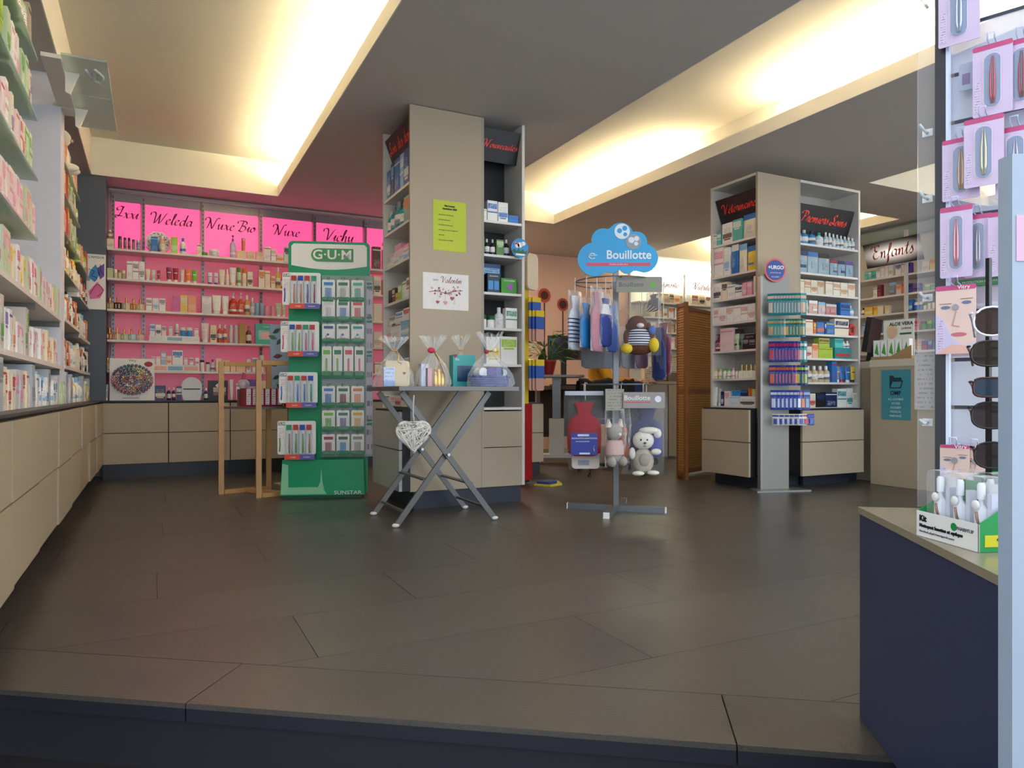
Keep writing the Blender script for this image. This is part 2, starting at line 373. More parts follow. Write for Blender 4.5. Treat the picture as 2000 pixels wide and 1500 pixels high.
# ================================================================ LEFT WALL: drawer units
def drawer_unit(name, label, w, dep, z0, zm, z1, loc, rz, group, kick=True, jig=0, m=None):
    """local x along the front 0..w, front faces -y"""
    t = thing(name, label, 'cabinet', loc, rz, group); m = m or M_beige
    MB().box(.002,w-.002,.02,dep,z0,z1).obj('body', M_dark, t)
    if kick: MB().box(.0,w,.07,dep,0,z0).obj('plinth', M_blackp, t)
    for a, b in ((z0,zm-.003),(zm+.003,z1-.012)):
        j = random.uniform(0, jig); MB().box(.003,w-.003,-j,.019-j*.0,a,b).obj('drawer', m, t)
    return t
LB = [1.40,1.97,2.54,3.11,3.68,4.25,4.82,5.39,5.96,6.575]
ORD = ['first','second','third','fourth','fifth','sixth','seventh','eighth','ninth','tenth','eleventh','twelfth','thirteenth','fourteenth','fifteenth','sixteenth','seventeenth','eighteenth','nineteenth','twentieth']
def ordn(i):
    if i < 20: return ORD[i]
    n = i+1; return f"{n}{'th' if 10<=n%100<=20 else {1:'st',2:'nd',3:'rd'}.get(n%10,'th')}"
for i in range(len(LB)-1):
    w = LB[i+1]-LB[i]
    drawer_unit('drawer_cabinet', f'beige two-drawer base cabinet on the left wall, {ordn(i)} from the entrance', w, .42, .125, .375, .63, (-.38, LB[i], 0), math.pi/2, 'base cabinets along the left wall', jig=.014)
tag(MB().box(-.80,-.372,1.40,6.57,.6301,.64).obj('worktop', mat('#4a4745', .4)), 'thin dark worktop running over the left wall drawer cabinets', 'worktop')
# back wall drawer units
BX = [-.37,.11,.59,1.07,1.55,2.03,2.51]
for i in range(6):
    drawer_unit('drawer_cabinet', f'beige two-drawer base cabinet under the pink shelves, {ordn(i)} from the left corner', .479, .35, .125, .375, .63, (BX[i], 6.6, 0), 0, 'base cabinets under the pink shelves')
tag(MB().box(-.368,2.51,6.592,6.95,.6301,.64).obj('worktop', mat('#2e2b2c', .4)), 'thin dark worktop running under the pink shelves', 'worktop')
# ================================================================ BACK WALL: pink shelving bays
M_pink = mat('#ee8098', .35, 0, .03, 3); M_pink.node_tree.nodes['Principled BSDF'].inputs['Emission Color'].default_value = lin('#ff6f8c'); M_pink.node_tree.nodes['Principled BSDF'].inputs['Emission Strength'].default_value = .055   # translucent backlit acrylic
def pink_header():
    m, n, l, b = newmat('backlit_pink')
    co = n.new('ShaderNodeTexCoord'); sp = n.new('ShaderNodeSeparateXYZ'); l.new(co.outputs['Generated'], sp.inputs[0])
    b.inputs['Base Color'].default_value = lin('#e0567a'); b.inputs['Emission Color'].default_value = lin('#ff5aa0')
    b.inputs['Emission Strength'].default_value = .29; b.inputs['Roughness'].default_value = .3
    return m
M_header = pink_header()
UP = [-.32,-.092,.377,.867,1.352,1.84,2.33,2.6]
SZ = [.887,1.138,1.389,1.642,1.886]; YB = 6.945; YS = 6.68
SIGN = ['Ixxi','Weleda','Nuxe Bio','Nuxe','Vichy','A','']
bayn = ['far left corner','second from the left corner','third from the left corner','fourth from the left corner','fifth from the left corner behind the green stand','sixth from the left corner beside the grey pillar','hidden behind the grey pillar']
M_ink = mat('#7c0f3c', .5)
for i in range(7):
    x0, x1 = UP[i], UP[i+1]
    t = thing('shelving_bay', f'pink-backed wall shelving bay, {bayn[i]}', 'shelves', (x0, YB, 0), 0, 'pink shelving bays')
    w = x1-x0
    MB().box(0,w,-.02,0,.64,1.93).obj('back_panel', M_pink, t)
    hp = MB().box(.012,w-.012,-.022,0,1.935,2.325).obj('header_panel', M_header, t)
    MB().box(0,w,-.02,0,2.328,2.395).obj('pelmet', M_rail, t)
    if SIGN[i]: script(SIGN[i], .052, M_ink, hp, (w/2+.0, -.0235, 2.20 if i else 2.22), width={'A':.1,'Ixxi':.17}.get(SIGN[i], .045*len(SIGN[i])+.05), nib=.27)
    b = MB(); b.box(.0005,.0245,-.05,-.0225,.64,2.39); u = b.obj('upright', M_rail, t)
    bs = MB()
    for k in range(46): bs.box(.0095,.0155,-.0515,-.0501,.68+k*.037,.70+k*.037)
    bs.obj('slots', M_dark, u)
    for z in SZ: MB().box((-.02 if i == 0 else .0005),w-.0005,YS-YB,-.0505,z-.018,z).obj('shelf_board', M_shelf, t)
MBt = MB().box(-.335,2.6,6.90,6.95,2.396,2.412).obj('top_rail', M_chrome); tag(MBt, 'thin metal rail along the top of the pink shelves', 'rail')
# corner pilaster with poster
struct(MB().box(-.80,-.345,6.605,6.95,.64,2.44).obj('trim_5', mat('#5c6472', .6)))
po = thing('poster', 'white poster with blue and pink line drawing on the slate corner pilaster', 'poster', (-.405, 6.6, 1.37))
MB().box(-.075,.06,-.004,-.001,0,.44).obj('sheet', M_whitep, po)
sans("L'AMOUR", .026, M_dark, po, (-.005,-.0045,.415))
for pts, c in (([(-.05,.30),(-.01,.36),(.02,.28),(-.02,.22),(-.06,.25)], '#3a8fd0'), ([(.0,.33),(.05,.37),(.05,.27),(.02,.24)], '#6a4aa8'), ([(-.06,.14),(0,.22),(.05,.16),(.02,.09),(-.05,.08)], '#e070a8')):
    MB().prism(pts, -.0052, -.0041).obj('print_patch', mat(c, .5), po)
b = MB()
for s in ([(-.06,.32),(-.02,.30),(-.04,.27),(.0,.25),(-.02,.22)], [(-.05,.12),(0,.2),(.04,.15),(0,.1)], [(.02,.36),(.03,.3),(.05,.28)]): b.tube([(x,-.006,z) for x, z in spline(s)], .002, 4)
b.obj('ink_line', M_dark, po)
# ================================================================ LEFT WALL SHELVES
XS = -.45
SL = [.85,1.11,1.37,1.63,1.89,2.15]
M_grey = mat('#a9a6a2', .5)
def left_bay(y0, y1, zs, label, glass):
    t = thing('shelving_bay', label, 'shelves', (-.80, y0, 0), 0, 'shelving bays on the left wall')
    w = y1-y0; b = MB().box(-.015,.004,.002,w-.002,.641,2.30).obj('back_panel', M_grey, t)
    for s in (.012, w-.012): MB().box(.005,.03,s-.010,s+.010,.641,2.30).obj('upright', M_steel, t)
    for z in zs:
        gl = z in glass
        MB().box(.031,.35,.001,w-.001,z-(.010 if gl else .02),z).obj('glass_shelf' if gl else 'shelf_board', M_glass if gl else M_shelf, t)
    for z in zs:
        if z not in glass: MB().box(.06,.34,w-.006,w-.002,z-.05,z-.0205).obj('bracket', M_steel, t)
left_bay(1.40, 2.05, SL, 'wall shelving bay nearest the entrance with glass upper shelves', SL[2:])
left_bay(2.05, 2.9, SL, 'wall shelving bay with glass upper shelves, second from the entrance', SL[2:])
left_bay(2.9, 3.70, SL, 'wall shelving bay with glass upper shelves just before the white column', SL[2:])
left_bay(3.70, 4.60, SL[:2], 'low wall shelving bay in front of the white column', [])
left_bay(4.78, 5.70, [.86,1.13,1.40,1.62,1.84,2.02], 'wall shelving bay just beyond the white column', [2.02,1.84,1.62,1.40])
left_bay(5.70, 6.56, [.86,1.10,1.36,1.60], 'wall shelving bay beside the slate corner pilaster', [1.36,1.60])
struct(MB().box(-.80,-.455,4.6,4.78,.64,2.74).obj('trim_6', mat('#d6d6e2', .6)))
# glass canopies over the far left shelves
gcl = ['frosted glass canopy plate beside the top of the white column', 'glass canopy plate next to it, further from the entrance']
for k, (a, bb) in enumerate(((3.94,4.42),(4.43,4.95))):
    g = thing('glass_canopy', gcl[k], 'glass plate', (-.39, a, 2.285), 0, 'glass canopy plates')
    MB().box(0,.19,0,bb-a,0,.012).obj('pane', film('#d8ebe8', .72, .2), g)
    MB().prism([(0,-.10),(.02,-.11),(.06,-.001),(0,-.001)], (bb-a)*.4, (bb-a)*.4+.015, 'y').obj('bracket', M_white, g)
    MB().box(*((-.080,-.0, .0, 4.599-a, -.02, -.0005) if k == 0 else (-.0645,-.0005,.18,.30,-.02,.012))).obj('support_rail', M_white, g)
b = MB()
for s in ([(.09,.12),(.11,.2),(.13,.15),(.12,.24),(.15,.26)], [(.13,.1),(.16,.18),(.15,.25)]): b.tube([(-.39+x,3.94+y,2.2835) for x, y in spline(s)], .008, 4)
tag(b.obj('sticker', mat('#dfe6e8', .6)), 'pale swirling sticker under the frosted glass canopy plate', 'sticker')
# ================================================================ PRODUCT KIT (shared unit meshes, scaled per item)
def _u(name, f):
    b = MB(); f(b); me = b.mesh(name); me.materials.append(M_whitep); return me
U = {}
U['box'] = _u('carton', lambda b: b.box(-.5,.5,-.5,.5,0,1))
U['cyl'] = _u('cylinder', lambda b: b.lathe([(.47,0),(.5,.04),(.5,.95),(.46,1)], 12))
U['bot'] = _u('bottle', lambda b: b.lathe([(.46,0),(.5,.03),(.5,.72),(.45,.84),(.22,.95),(.2,1)], 12))
U['rbot'] = _u('flask', lambda b: b.lathe([(.66,0),(.7,.03),(.7,.85),(.6,.95),(.2,1)], 4, smooth=False))
U['cap'] = _u('cap', lambda b: b.lathe([(.5,0),(.5,.9),(.44,1)], 10))
def _tube(b):
    vs = []; seg = 12
    for z, ry, rx in ((0,.48,.42),(.15,.47,.44),(.6,.3,.48),(.93,.06,.5),(1,.03,.5)):
        for k in range(seg):
            a = 2*math.pi*k/seg; vs.append((rx*math.cos(a), ry*math.sin(a), z))
    b.add(vs, [(i*seg+k, i*seg+(k+1)%seg, (i+1)*seg+(k+1)%seg, (i+1)*seg+k) for i in range(4) for k in range(seg)], True)
    b.add(vs[:seg], [tuple(range(seg))[::-1]]); b.add(vs[-seg:], [tuple(range(seg))])
U['tube'] = _u('tube', _tube)
def _pump(b):
    b.lathe([(.5,0),(.5,.35),(.16,.36),(.16,.75),(.5,.76),(.5,.98),(.45,1)], 8); b.box(-.2,.2,-1.3,-.3,.8,.95)
U['pump'] = _u('pump', _pump)
def _pouch(b, n=6):
    F = lambda i, j: (-.5+i/n, -.5*(math.sin(math.pi*i/n)*math.sin(math.pi*j/n))**.6, j/n)
    K = lambda i, j: (-.5+i/n, .5*(math.sin(math.pi*i/n)*math.sin(math.pi*j/n))**.6+.001, j/n)
    q = [(i*(n+1)+j, (i+1)*(n+1)+j, (i+1)*(n+1)+j+1, i*(n+1)+j+1) for i in range(n) for j in range(n)]
    b.add([F(i,j) for i in range(n+1) for j in range(n+1)], q, True)
    b.add([K(i,j) for i in range(n+1) for j in range(n+1)], [f[::-1] for f in q], True)
U['pouch'] = _u('pouch', _pouch)
def _blister(b):
    b.add([(-.5,0,0),(.5,0,0),(.5,0,1),(-.5,0,1),(-.4,-1,.06),(.4,-1,.06),(.4,-1,.94),(-.4,-1,.94)],
          [(0,1,5,4),(1,2,6,5),(2,3,7,6),(3,0,4,7),(4,5,6,7)])
U['bli'] = _u('blister', _blister)
U['card'] = _u('card', lambda b: b.prism([(-.5,.03),(-.47,0),(.47,0),(.5,.03),(.5,.97),(.47,1),(-.47,1),(-.5,.97)], -.5, .5))
PAL = {'white':'#f2f0ee','cream':'#ece0c6','beige':'#cdb796','pale grey':'#cfcfd0','grey':'#8d8d90','black':'#1a1a1c','navy':'#1f2a5c','blue':'#2b6cc0','light blue':'#86bfe4','teal':'#1f8f92','turquoise':'#58c8b8',
 'dark green':'#1f5a34','green':'#4a9a3a','lime green':'#a4cc3a','yellow':'#ecc93a','amber':'#c08a30','orange':'#e2732a','red':'#c02a28','maroon':'#8a1c3a','pink':'#ea9ab0','pale pink':'#f2d4d2','magenta':'#c8408a','lilac':'#c2b4d8','purple':'#5a3a8c','brown':'#6a4326','gold':'#b08c3c','peach':'#efb690','pale green':'#c6d8b0'}
_pl = {k: tuple(int(v[i:i+2],16) for i in (1,3,5)) for k, v in PAL.items()}
def cname(h):
    c = tuple(int(h[i:i+2],16) for i in (1,3,5)); return min(_pl, key=lambda k: sum((a-b)**2 for a, b in zip(_pl[k], c)))
SH = {'w':'#f0eee9','c':'#ece0c8','b':'#2f74bd','n':'#22305f','k':'#1d1c20','g':'#4f9a3c','l':'#a8cc3c','t':'#1f9294','q':'#5cc8b8','r':'#c22c2c','m':'#8e1f42','p':'#ea9db2','P':'#f0d6d4','o':'#e4762c','y':'#ebc83c','a':'#c08a34','e':'#d0baa0','G':'#cfcfd2','s':'#8c8d92','L':'#8cc0e2','v':'#6a4aa0','i':'#c6bad8','d':'#b2903f','x':'#6a4428','h':'#efbc98','f':'#c8d8b2','j':'#1e5c36','M':'#c8408a'}
def C(c): return c if c.startswith('#') else SH[c]
KW = {'b':('carton','box'), 'o':('bottle','bottle'), 't':('tube','tube'), 'p':('pump bottle','bottle'), 'd':('square glass flask','bottle'), 'j':('jar','jar'), 's':('spray can','can'), 'g':('pouch','pouch'), 'k':('blister card','package'), 'u':('upright tube','tube')}
NM = {'b':'product_carton','o':'product_bottle','t':'cosmetic_tube','p':'pump_bottle','d':'glass_flask','j':'cosmetic_jar','s':'spray_can','g':'product_pouch','k':'blister_pack','u':'cosmetic_tube'}
def G1(c, r=.35): return mat(c, r, 0, .05, 40)
PK = 0
NMB = 'product_carton'
def prod(kind, loc, rz, w, d, h, c1, c2, label, group):
    global PK; PK += 1
    t = thing(NMB if kind == 'b' else NM[kind], label, KW[kind][1], loc, rz, group)
    a, bm = G1(c1), G1(c2)
    if kind == 'b':
        link('carton', U['box'], a, t, (0,0,0), 0, (w,d,h))
        k = PK % 4; zz, hh = ((.12,.3),(.5,.36),(.25,.5),(.62,.28))[k]
        link('print_panel', U['box'], printed(c2 if k % 2 else c1, c1 if k % 2 else c2, PK % 4), t, (0,-d/2-.0007,h*zz), 0, (w*.88,.0014,h*hh))
        link('print_band', U['box'], bm, t, (0,-d/2-.0007,h*(zz-.09) if k != 0 else h*.82), 0, (w*(.98 if k<2 else .6),.0014,h*.06))
    elif kind in 'os':
        r = min(w, d); hb = .78 if kind == 'o' else .74
        link('bottle' if kind == 'o' else 'can', U['bot'] if kind == 'o' else U['cyl'], a, t, (0,0,0), 0, (w,d,h*hb))
        cw = .42 if kind == 'o' else .9
        link('cap', U['cap'], bm, t, (0,0,h*hb), 0, (w*cw,d*cw,h*(1-hb)))
        link('label', U['cyl'], printed('#f1eee6' if kind == 'o' else c1, c2 if cname(c2) not in ('white','cream') else '#5a5a60', PK % 3), t, (0,0,h*.16), 0, (w*1.02,d*1.02,h*.36))
    elif kind == 'p':
        link('bottle', U['bot'], a, t, (0,0,0), 0, (w,d,h*.74)); link('pump', U['pump'], bm, t, (0,0,h*.74), 0, (w*.34,d*.34,h*.26))
        link('label', U['cyl'], printed(c1, '#f1eee6', 1), t, (0,0,h*.14), 0, (w*1.02,d*1.02,h*.36))
    elif kind == 't':
        link('tube', U['tube'], a, t, (0,0,h*.17), 0, (w,d,h*.83)); link('cap', U['cap'], bm, t, (0,0,0), 0, (w*.72,d*.72,h*.17))
        link('print_band', U['box'], G1(c2), t, (0,-d*.2,h*.62), 0, (w*.6,d*.3,h*.05))
    elif kind == 'u':
        link('tube', U['cyl'], a, t, (0,0,0), 0, (w,d,h*.8)); link('cap', U['cap'], bm, t, (0,0,h*.8), 0, (w*.96,d*.96,h*.2))
    elif kind == 'd':
        link('flask', U['rbot'], a, t, (0,0,0), 0, (w,d,h*.58)).rotation_euler = (0,0,0)
        link('cap', U['cap'], M_gold, t, (0,0,h*.58), 0, (w*.3,w*.3,h*.42))
        link('label', U['box'], printed('#efe8da', '#8a7a5a', 0), t, (0,-d*.5-.0007,h*.1), 0, (w*.55,.0014,h*.32))
    elif kind == 'j':
        link('jar', U['cyl'], a, t, (0,0,0), 0, (w,d,h*.66)); link('lid', U['cap'], bm, t, (0,0,h*.66), 0, (w*1.02,d*1.02,h*.34))
    elif kind == 'g':
        link('pouch', U['pouch'], a, t, (0,0,0), 0, (w,d,h*.8)); link('header_card', U['box'], bm, t, (0,0,h*.78), 0, (w*.96,.003,h*.22))
        link('print_panel', U['box'], printed(c1, c2, PK % 4), t, (0,-d*.42,h*.22), 0, (w*.5,d*.2,h*.3))
    elif kind == 'k':
        link('card', U['card'], a, t, (0,0,0), 0, (w,.002,h)); link('blister', U['bli'], M_clear, t, (0,-.0012,h*.06), 0, (w*.8,d,h*.6))
        link('product', U['box'], bm, t, (0,-d*.5-.001,h*.12), 0, (w*.45,d*.7,h*.45)); link('print_band', U['box'], bm, t, (0,-.0017,h*.76), 0, (w*.9,.0012,h*.13))
    return t
DEP = {'b':.05,'g':.035,'k':.018}
def row(shelf, group, plane, pv, z, items, ox, sc, face=None, maxd=.15, side='left'):
    """items: 'x0 x1 h kind c1 c2 [lift]' in crop pixels; plane 'Y' fronts at y=pv facing the door, 'X' fronts at x=pv"""
    L = []
    for it in items.replace('\n', ';').split(';'):
        q = it.split()
        if not q: continue
        L.append((float(q[0]), float(q[1]), float(q[2]), q[3], C(q[4]), C(q[5]), float(q[6]) if len(q) > 6 else 0))
    L.sort(key=lambda e: e[0]); cnt = {0: 0, 1: 0}
    for x0, x1, h, k, c1, c2, lift in L:
        p0, p1 = ox+x0/sc, ox+x1/sc
        if plane == 'Y':
            a, d0 = onY(p0, pv); b, d1 = onY(p1, pv)
        else:
            a, d0 = onX(p0, pv); b, d1 = onX(p1, pv)
        D = (d0+d1)/2; w = max(.008, abs(b-a)-.0015); H = h/sc*D/FP; lf = lift/sc*D/FP; m = (a+b)/2
        dp = min(maxd, DEP.get(k, w if k != 't' else w*.6) if k in 'bgk' else min(w, .06) if k != 't' else min(w*.65,.05))
        if plane == 'Y': loc = (m, pv+dp/2+.002, z+lf+.0008); rz = 0
        elif face == '+x': loc = (pv-dp/2-.002, m, z+lf+.0008); rz = math.pi/2
        else: loc = (pv+dp/2+.002, m, z+lf+.0008); rz = -math.pi/2
        i = 1 if lift else 0; n = cnt[i]; cnt[i] += 1
        two = cname(c1) if cname(c1) == cname(c2) or k in 'd' else f'{cname(c1)}-and-{cname(c2)}'
        lab = f"{'upper-layer ' if i else ''}{two} {KW[k][0]}, {ordn(n)} from {side} on {shelf}"
        prod(k, loc, rz, w, dp, H, c1, c2, lab, group)
NMB = 'skincare_carton'
# ================================================================ PRODUCTS ON THE PINK SHELVES
GP = 'products on the pink shelves'
YR = YS+.02
row('top pink shelf', GP, 'Y', YR, SZ[4], '''112 195 110 b c e;110 180 110 o a w 112;240 290 150 s #8a6a60 #4a3a3a;305 345 140 s #a88a78 #6a5a50;355 390 140 s #9a8278 #5a4a48;405 445 125 s #b09a90 #7a6a60;455 510 125 s #8a98a8 G
628 712 175 b b L;720 800 200 o h w;860 945 190 b l f;968 1042 190 o w b;1170 1225 130 b c m;1228 1300 45 j g g;1312 1428 85 j G w;1555 1630 270 p i v;1640 1740 92 b #e0c8a0 e;1755 1845 92 b #e0c8a0 e;1860 1945 92 b #e0c8a0 e
1954 2032 165 b w r;2037 2095 140 b w e;2104 2186 85 b c o;2190 2250 180 b w k;1690 1740 150 u #e87a5a p 93''', 190, 6)
row('second pink shelf', GP, 'Y', YR, SZ[3], '''115 185 115 b #c8c890 L;190 235 105 j #cdc9a0 w;238 282 105 j #cdc9a0 d;285 332 100 j #c0bc90 w;345 412 210 b w s;415 485 215 b w s;490 555 215 b w s;562 622 135 t c w;632 685 130 t #dcd0d8 w;700 740 125 t #a04858 w
808 880 170 t #9a4060 w;885 955 165 t #b02440 w;965 1020 150 t #d8c8c0 w;1028 1105 160 t #e8803a w;1108 1172 155 t #6aba3a w;1290 1350 140 t #d8d0e0 v;1365 1420 140 t #d8d0e0 v;1425 1500 185 t c w;1502 1548 190 o c w;1552 1630 215 t w c;1634 1690 220 s f g;1698 1752 210 s c o;1760 1822 175 b c k
1892 1962 205 b c o;1966 2026 200 b c o;2036 2086 140 b c o;2092 2150 250 o y w;2154 2184 180 o o o''', 190, 6)
row('third pink shelf', GP, 'Y', YR, SZ[2], '''105 185 140 d #c8a878 d;195 280 145 d #5a3238 d;295 380 140 d #e0d0b0 d;385 455 135 d #c08a30 d;460 545 135 d #d8c8a8 d;572 640 150 b w s;648 720 150 b w L;726 800 150 b w s
882 968 195 b #cc5f9c M;972 1058 200 b y c;1062 1160 200 b #f09a70 h;1225 1340 200 b #dcd6d0 w;1345 1458 220 t w w;1462 1542 215 t w w;1546 1645 260 p #cc3d1a w;1650 1720 260 p #e05a28 w;1725 1790 240 o #d8a850 w;1795 1845 210 o #a8c8d0 w;1848 1900 150 u #8ab4d0 L;1905 1955 150 u #8ab4d0 L
1958 2026 120 u p p;2030 2084 120 u p p;2090 2160 160 t f w;2166 2210 150 t f w''', 190, 6)
row('fourth pink shelf', GP, 'Y', YR, SZ[1], '''100 185 145 d #c06a40 d;195 265 140 d #d8c8a0 d;275 355 135 d #d0d0b0 d;362 445 135 d #a8d0d0 d;460 540 130 d #e8c0b8 d
622 685 132 b #dfe7ef b 66;692 755 128 b w k 66;765 815 110 b #e6e0d2 s 66;845 892 110 b #e6dfd0 s 66;915 965 145 s #e0d8e8 w 66;980 1050 105 j #3aa0d8 w 66;1055 1130 105 j #3aa0d8 w 66;1150 1200 95 b w r 66
1225 1330 230 t P w;1338 1410 205 b #e8d8b0 k;1422 1480 220 o #d05020 w;1484 1540 220 o #e07030 w;1556 1610 215 s #d8c8c8 G;1616 1670 215 s #d8c8c8 G;1682 1755 240 b d d;1762 1830 210 o x d''', 190, 6.06)
row('fifth pink shelf', GP, 'Y', YR, SZ[0], '''80 160 150 d #c8b890 d;170 255 150 d #c8b890 d;260 345 148 d #d8c8a8 d;350 435 148 d #d0c8a0 d;440 520 148 d #c8b890 d;530 610 148 d #d8b8a8 d
640 690 95 b #c8d8e8 p 74;696 748 95 b w p 74;756 815 155 b #9cc0d6 w 74;820 880 105 b c o 74;888 1012 172 b w b 74;1025 1070 85 b w r 74;1090 1140 85 b w r 74;1160 1205 85 b w s 74
1215 1270 135 u w n;1284 1334 110 u w n;1336 1398 145 o G v;1404 1475 155 b #f0d4a8 c;1480 1570 135 b #e8c8a0 c;1576 1640 110 b #eac9a2 c;1644 1750 100 b #eac9a2 e;1765 1815 150 b w s;1836 1905 170 b w s;1920 1978 200 j w w''', 190, 6.06)
# low risers that carry the upper layer on two shelves
for nm, zz, p0, p1, hh, cs_ in (('fourth', SZ[1], 615, 1208, 64, ('#e7e2e2','#9fb8cc')), ('fifth', SZ[0], 634, 1206, 72, ('#f2b59a','#7fb6d4'))):
    a, d0 = onY(190+p0/6.06, YR); b, d1 = onY(190+p1/6.06, YR); H = hh/6.06*(d0+d1)/2/FP
    t = thing('shelf_riser', f'white riser tray with coloured price strip on the {nm} pink shelf', 'tray', (a, YR-.012, zz+.0005))
    MB().box(0,b-a,0,.12,H-.008,H).obj('tray_top', M_whitep, t); MB().box(0,b-a,.004,.01,0,H-.008).obj('tray_front', M_whitep, t); MB().box(0,b-a,.11,.118,0,H-.008).obj('tray_back', M_whitep, t)
    for q in range(3): MB().box((b-a)*(.02+q*.33),(b-a)*(.02+q*.33+.3),.001,.0039,.006,H-.012).obj('price_strip', mat(cs_[q % 2], .4), t)
# octagonal gift box
a, D = onY(190+560/6, YR+.07); b, _ = onY(190+862/6, YR+.07); r = (b-a)/2
t = thing('gift_box', 'large white octagonal gift box with confetti print on top pink shelf', 'box', ((a+b)/2, YR+.07, SZ[4]+.0008))
pts = [(r*1.0*math.cos(math.pi/8+k*math.pi/4), r*.924+r*math.sin(math.pi/8+k*math.pi/4)) for k in range(8)]
MB().prism(pts, .0, .06).obj('lid', M_whitep, t)
bb = [MB() for _ in range(3)]
for k in range(70):
    an = random.uniform(0, 6.28); rr = r*random.uniform(.45, .85); x, z = rr*math.cos(an), r*.924+rr*math.sin(an); bb[k % 3].box(x-.004,x+.004,-.0015,0,z-.0035,z+.0035)
for q, c in zip(bb, ('#d08a3a','#c04a5a','#4a4a50')): q.obj('confetti_print', mat(c, .5), t)
t = thing('gift_box', 'turquoise gift box with square window at right end of fourth pink shelf', 'box', (onY(499, YR)[0], YR, SZ[1]+.0008))
w = onY(560, YR)[0]-onY(499, YR)[0]; H = 250/6.06*6.1/FP
MB().box(0,w,.002,.06,0,H).obj('carton', mat('#55c4b2', .4), t)
MB().box(.02*1.3,w*.8,0,.0019,H*.22,H*.68).obj('window', mat('#b9d8d4', .2), t); MB().box(.05,w*.6,-.001,0,H*.25,H*.58).obj('print_panel', mat('#efc3c0', .4), t)
sans('caudalie', .018, M_whitep, t, (w*.35,-.0005,H*.86))
# counter under the pink shelves
zc = .6405; YC = 6.635
row('dark worktop under pink shelves', GP, 'Y', YC, zc, '''70 135 190 t #b8b4b0 w;680 812 175 b n c;820 875 150 o n w;880 930 150 o n w;936 1000 165 b n w;1262 1312 145 o n w''', 190, 6.06)
a, D = onY(214, YC-.01); b, _ = onY(302, YC-.01)
t = thing('nail_polish_board', 'white display board with a spiral of nail polish bottles', 'display board', ((a+b)/2, YC-.012, zc)); w = b-a; H = 83*D/FP
MB().box(-w/2,w/2,0,.012,0,H).obj('board', M_whitep, t)
cols = ['#8a1f30','#b03a3f','#c86a60','#d8a89a','#5a2438','#3a4a6a','#4a6a62','#d8c060','#e09a4a','#c24a3a','#a08a90','#e6d8d0']
pm = _u('polish', lambda q: (q.lathe([(.0115,0),(.0115,.014),(.007,.018),(.008,.034),(.007,.036)], 8)))
cx, cz = .0, H*.5
for ring, (R, nn) in enumerate(((.30,32),(.245,26),(.19,20),(.14,14),(.09,9),(.045,5))):
    for k in range(nn):
        an = 2*math.pi*k/nn+ring*.2; x = cx+R*w*1.42*math.cos(an)*1.03; z = cz+R*w*1.42*math.sin(an)*.84
        c = cols[int((ring*2+6*(.5+.5*math.sin(an+ring)))) % 12]
        o = link('nail_polish', pm, mat(c, .2), t, (x, 0, z)); o.rotation_euler = (math.pi/2, 0, 0)
o = MB().lathe([(.024,0),(.024,.001)], 20).obj('round_sticker', mat('#b0203a', .5), t, (w*.36,-.0005,H*.87)); o.rotation_euler = (math.pi/2, 0, 0); o.scale = (1.3,.9,1)
sans('Vitry', .028, mat('#2a2a3a'), t, (0,-.001,H*.95)); MB().box(-w*.22,w*.15,-.001,0,H*.05,H*.065).obj('small_print', mat('#888888'), t)
# plain white gift tin with rounded dome
a, D = onY(354, YC); b, _ = onY(395, YC); r = (b-a)/2
t = thing('gift_tin', 'white domed gift tin with dark lid band on the dark worktop', 'tin', ((a+b)/2, YC+.02, zc))
pts = [(r*.62*math.cos(math.pi-math.pi*k/12)/.62, .115+r*1.0*math.sin(math.pi*k/12)) for k in range(13)]
pts = [(-r*.78,0),(-r*.95,.05)]+pts+[(r*.95,.05),(r*.78,0)]
MB().prism(pts, 0, .06).obj('tin', mat('#d8dade', .3), t); MB().box(-r*.8,r*.8,-.002,0,.09,.1).obj('band', mat('#3a3c44', .4), t)
a, D = onY(407, YC+.06); b, _ = onY(445, YC+.06)
t = thing('gift_box', 'dark gift box with a photo window next to the white tin', 'box', (a, YC+.06, zc)); w = b-a
MB().box(0,w,.001,.07,0,.17).obj('carton', mat('#2f3330', .4), t); MB().box(w*.25,w*.9,0,.0009,.04,.11).obj('window', printed('#d8c8b0','#8a4a6a',2), t)
MB().prism([(w*.35,.125),(w*.55,.155),(w*.75,.125),(w*.55,.1)], -.001, .0009).obj('emblem', M_whitep, t)
row('dark worktop behind wooden stand', GP, 'Y', YC+.03, zc, '''30 60 150 t w w;80 140 120 b w s;150 230 150 j i v;250 320 140 b c e;330 400 160 o w s''', 440, 3.75)
# boards and jars right of the green stand (bay beside the pillar)
for k, z in enumerate(SZ):
    row(f'{ordn(4-k)} pink shelf beside the grey pillar', GP, 'Y', YR, z, ['10 26 22 b c k;30 46 20 b e k','8 24 30 b c e;28 48 28 b w k','8 24 34 b c w;30 50 26 b c d','8 22 36 b c k;26 46 30 b e c','6 22 44 b x c;26 50 40 b e k'][k], 722, 1)
NMB = 'medicine_carton'
# ================================================================ SIGN BOARDS
M_sign = mat('#171415', .45); M_signred = mat('#ff4234', .5)
def signboard(parent, loc, w, h, rz, tilt, text, tw, mb=None, mt=None):
    b = MB().box(-w/2,w/2,-.006,.006,-h/2,h/2).obj('sign_board', mb or M_sign, parent, loc); b.rotation_euler = (tilt, 0, rz)
    script(text, 0, mt or M_signred, b, (0,-.0068,0), width=tw, nib=.36); return b
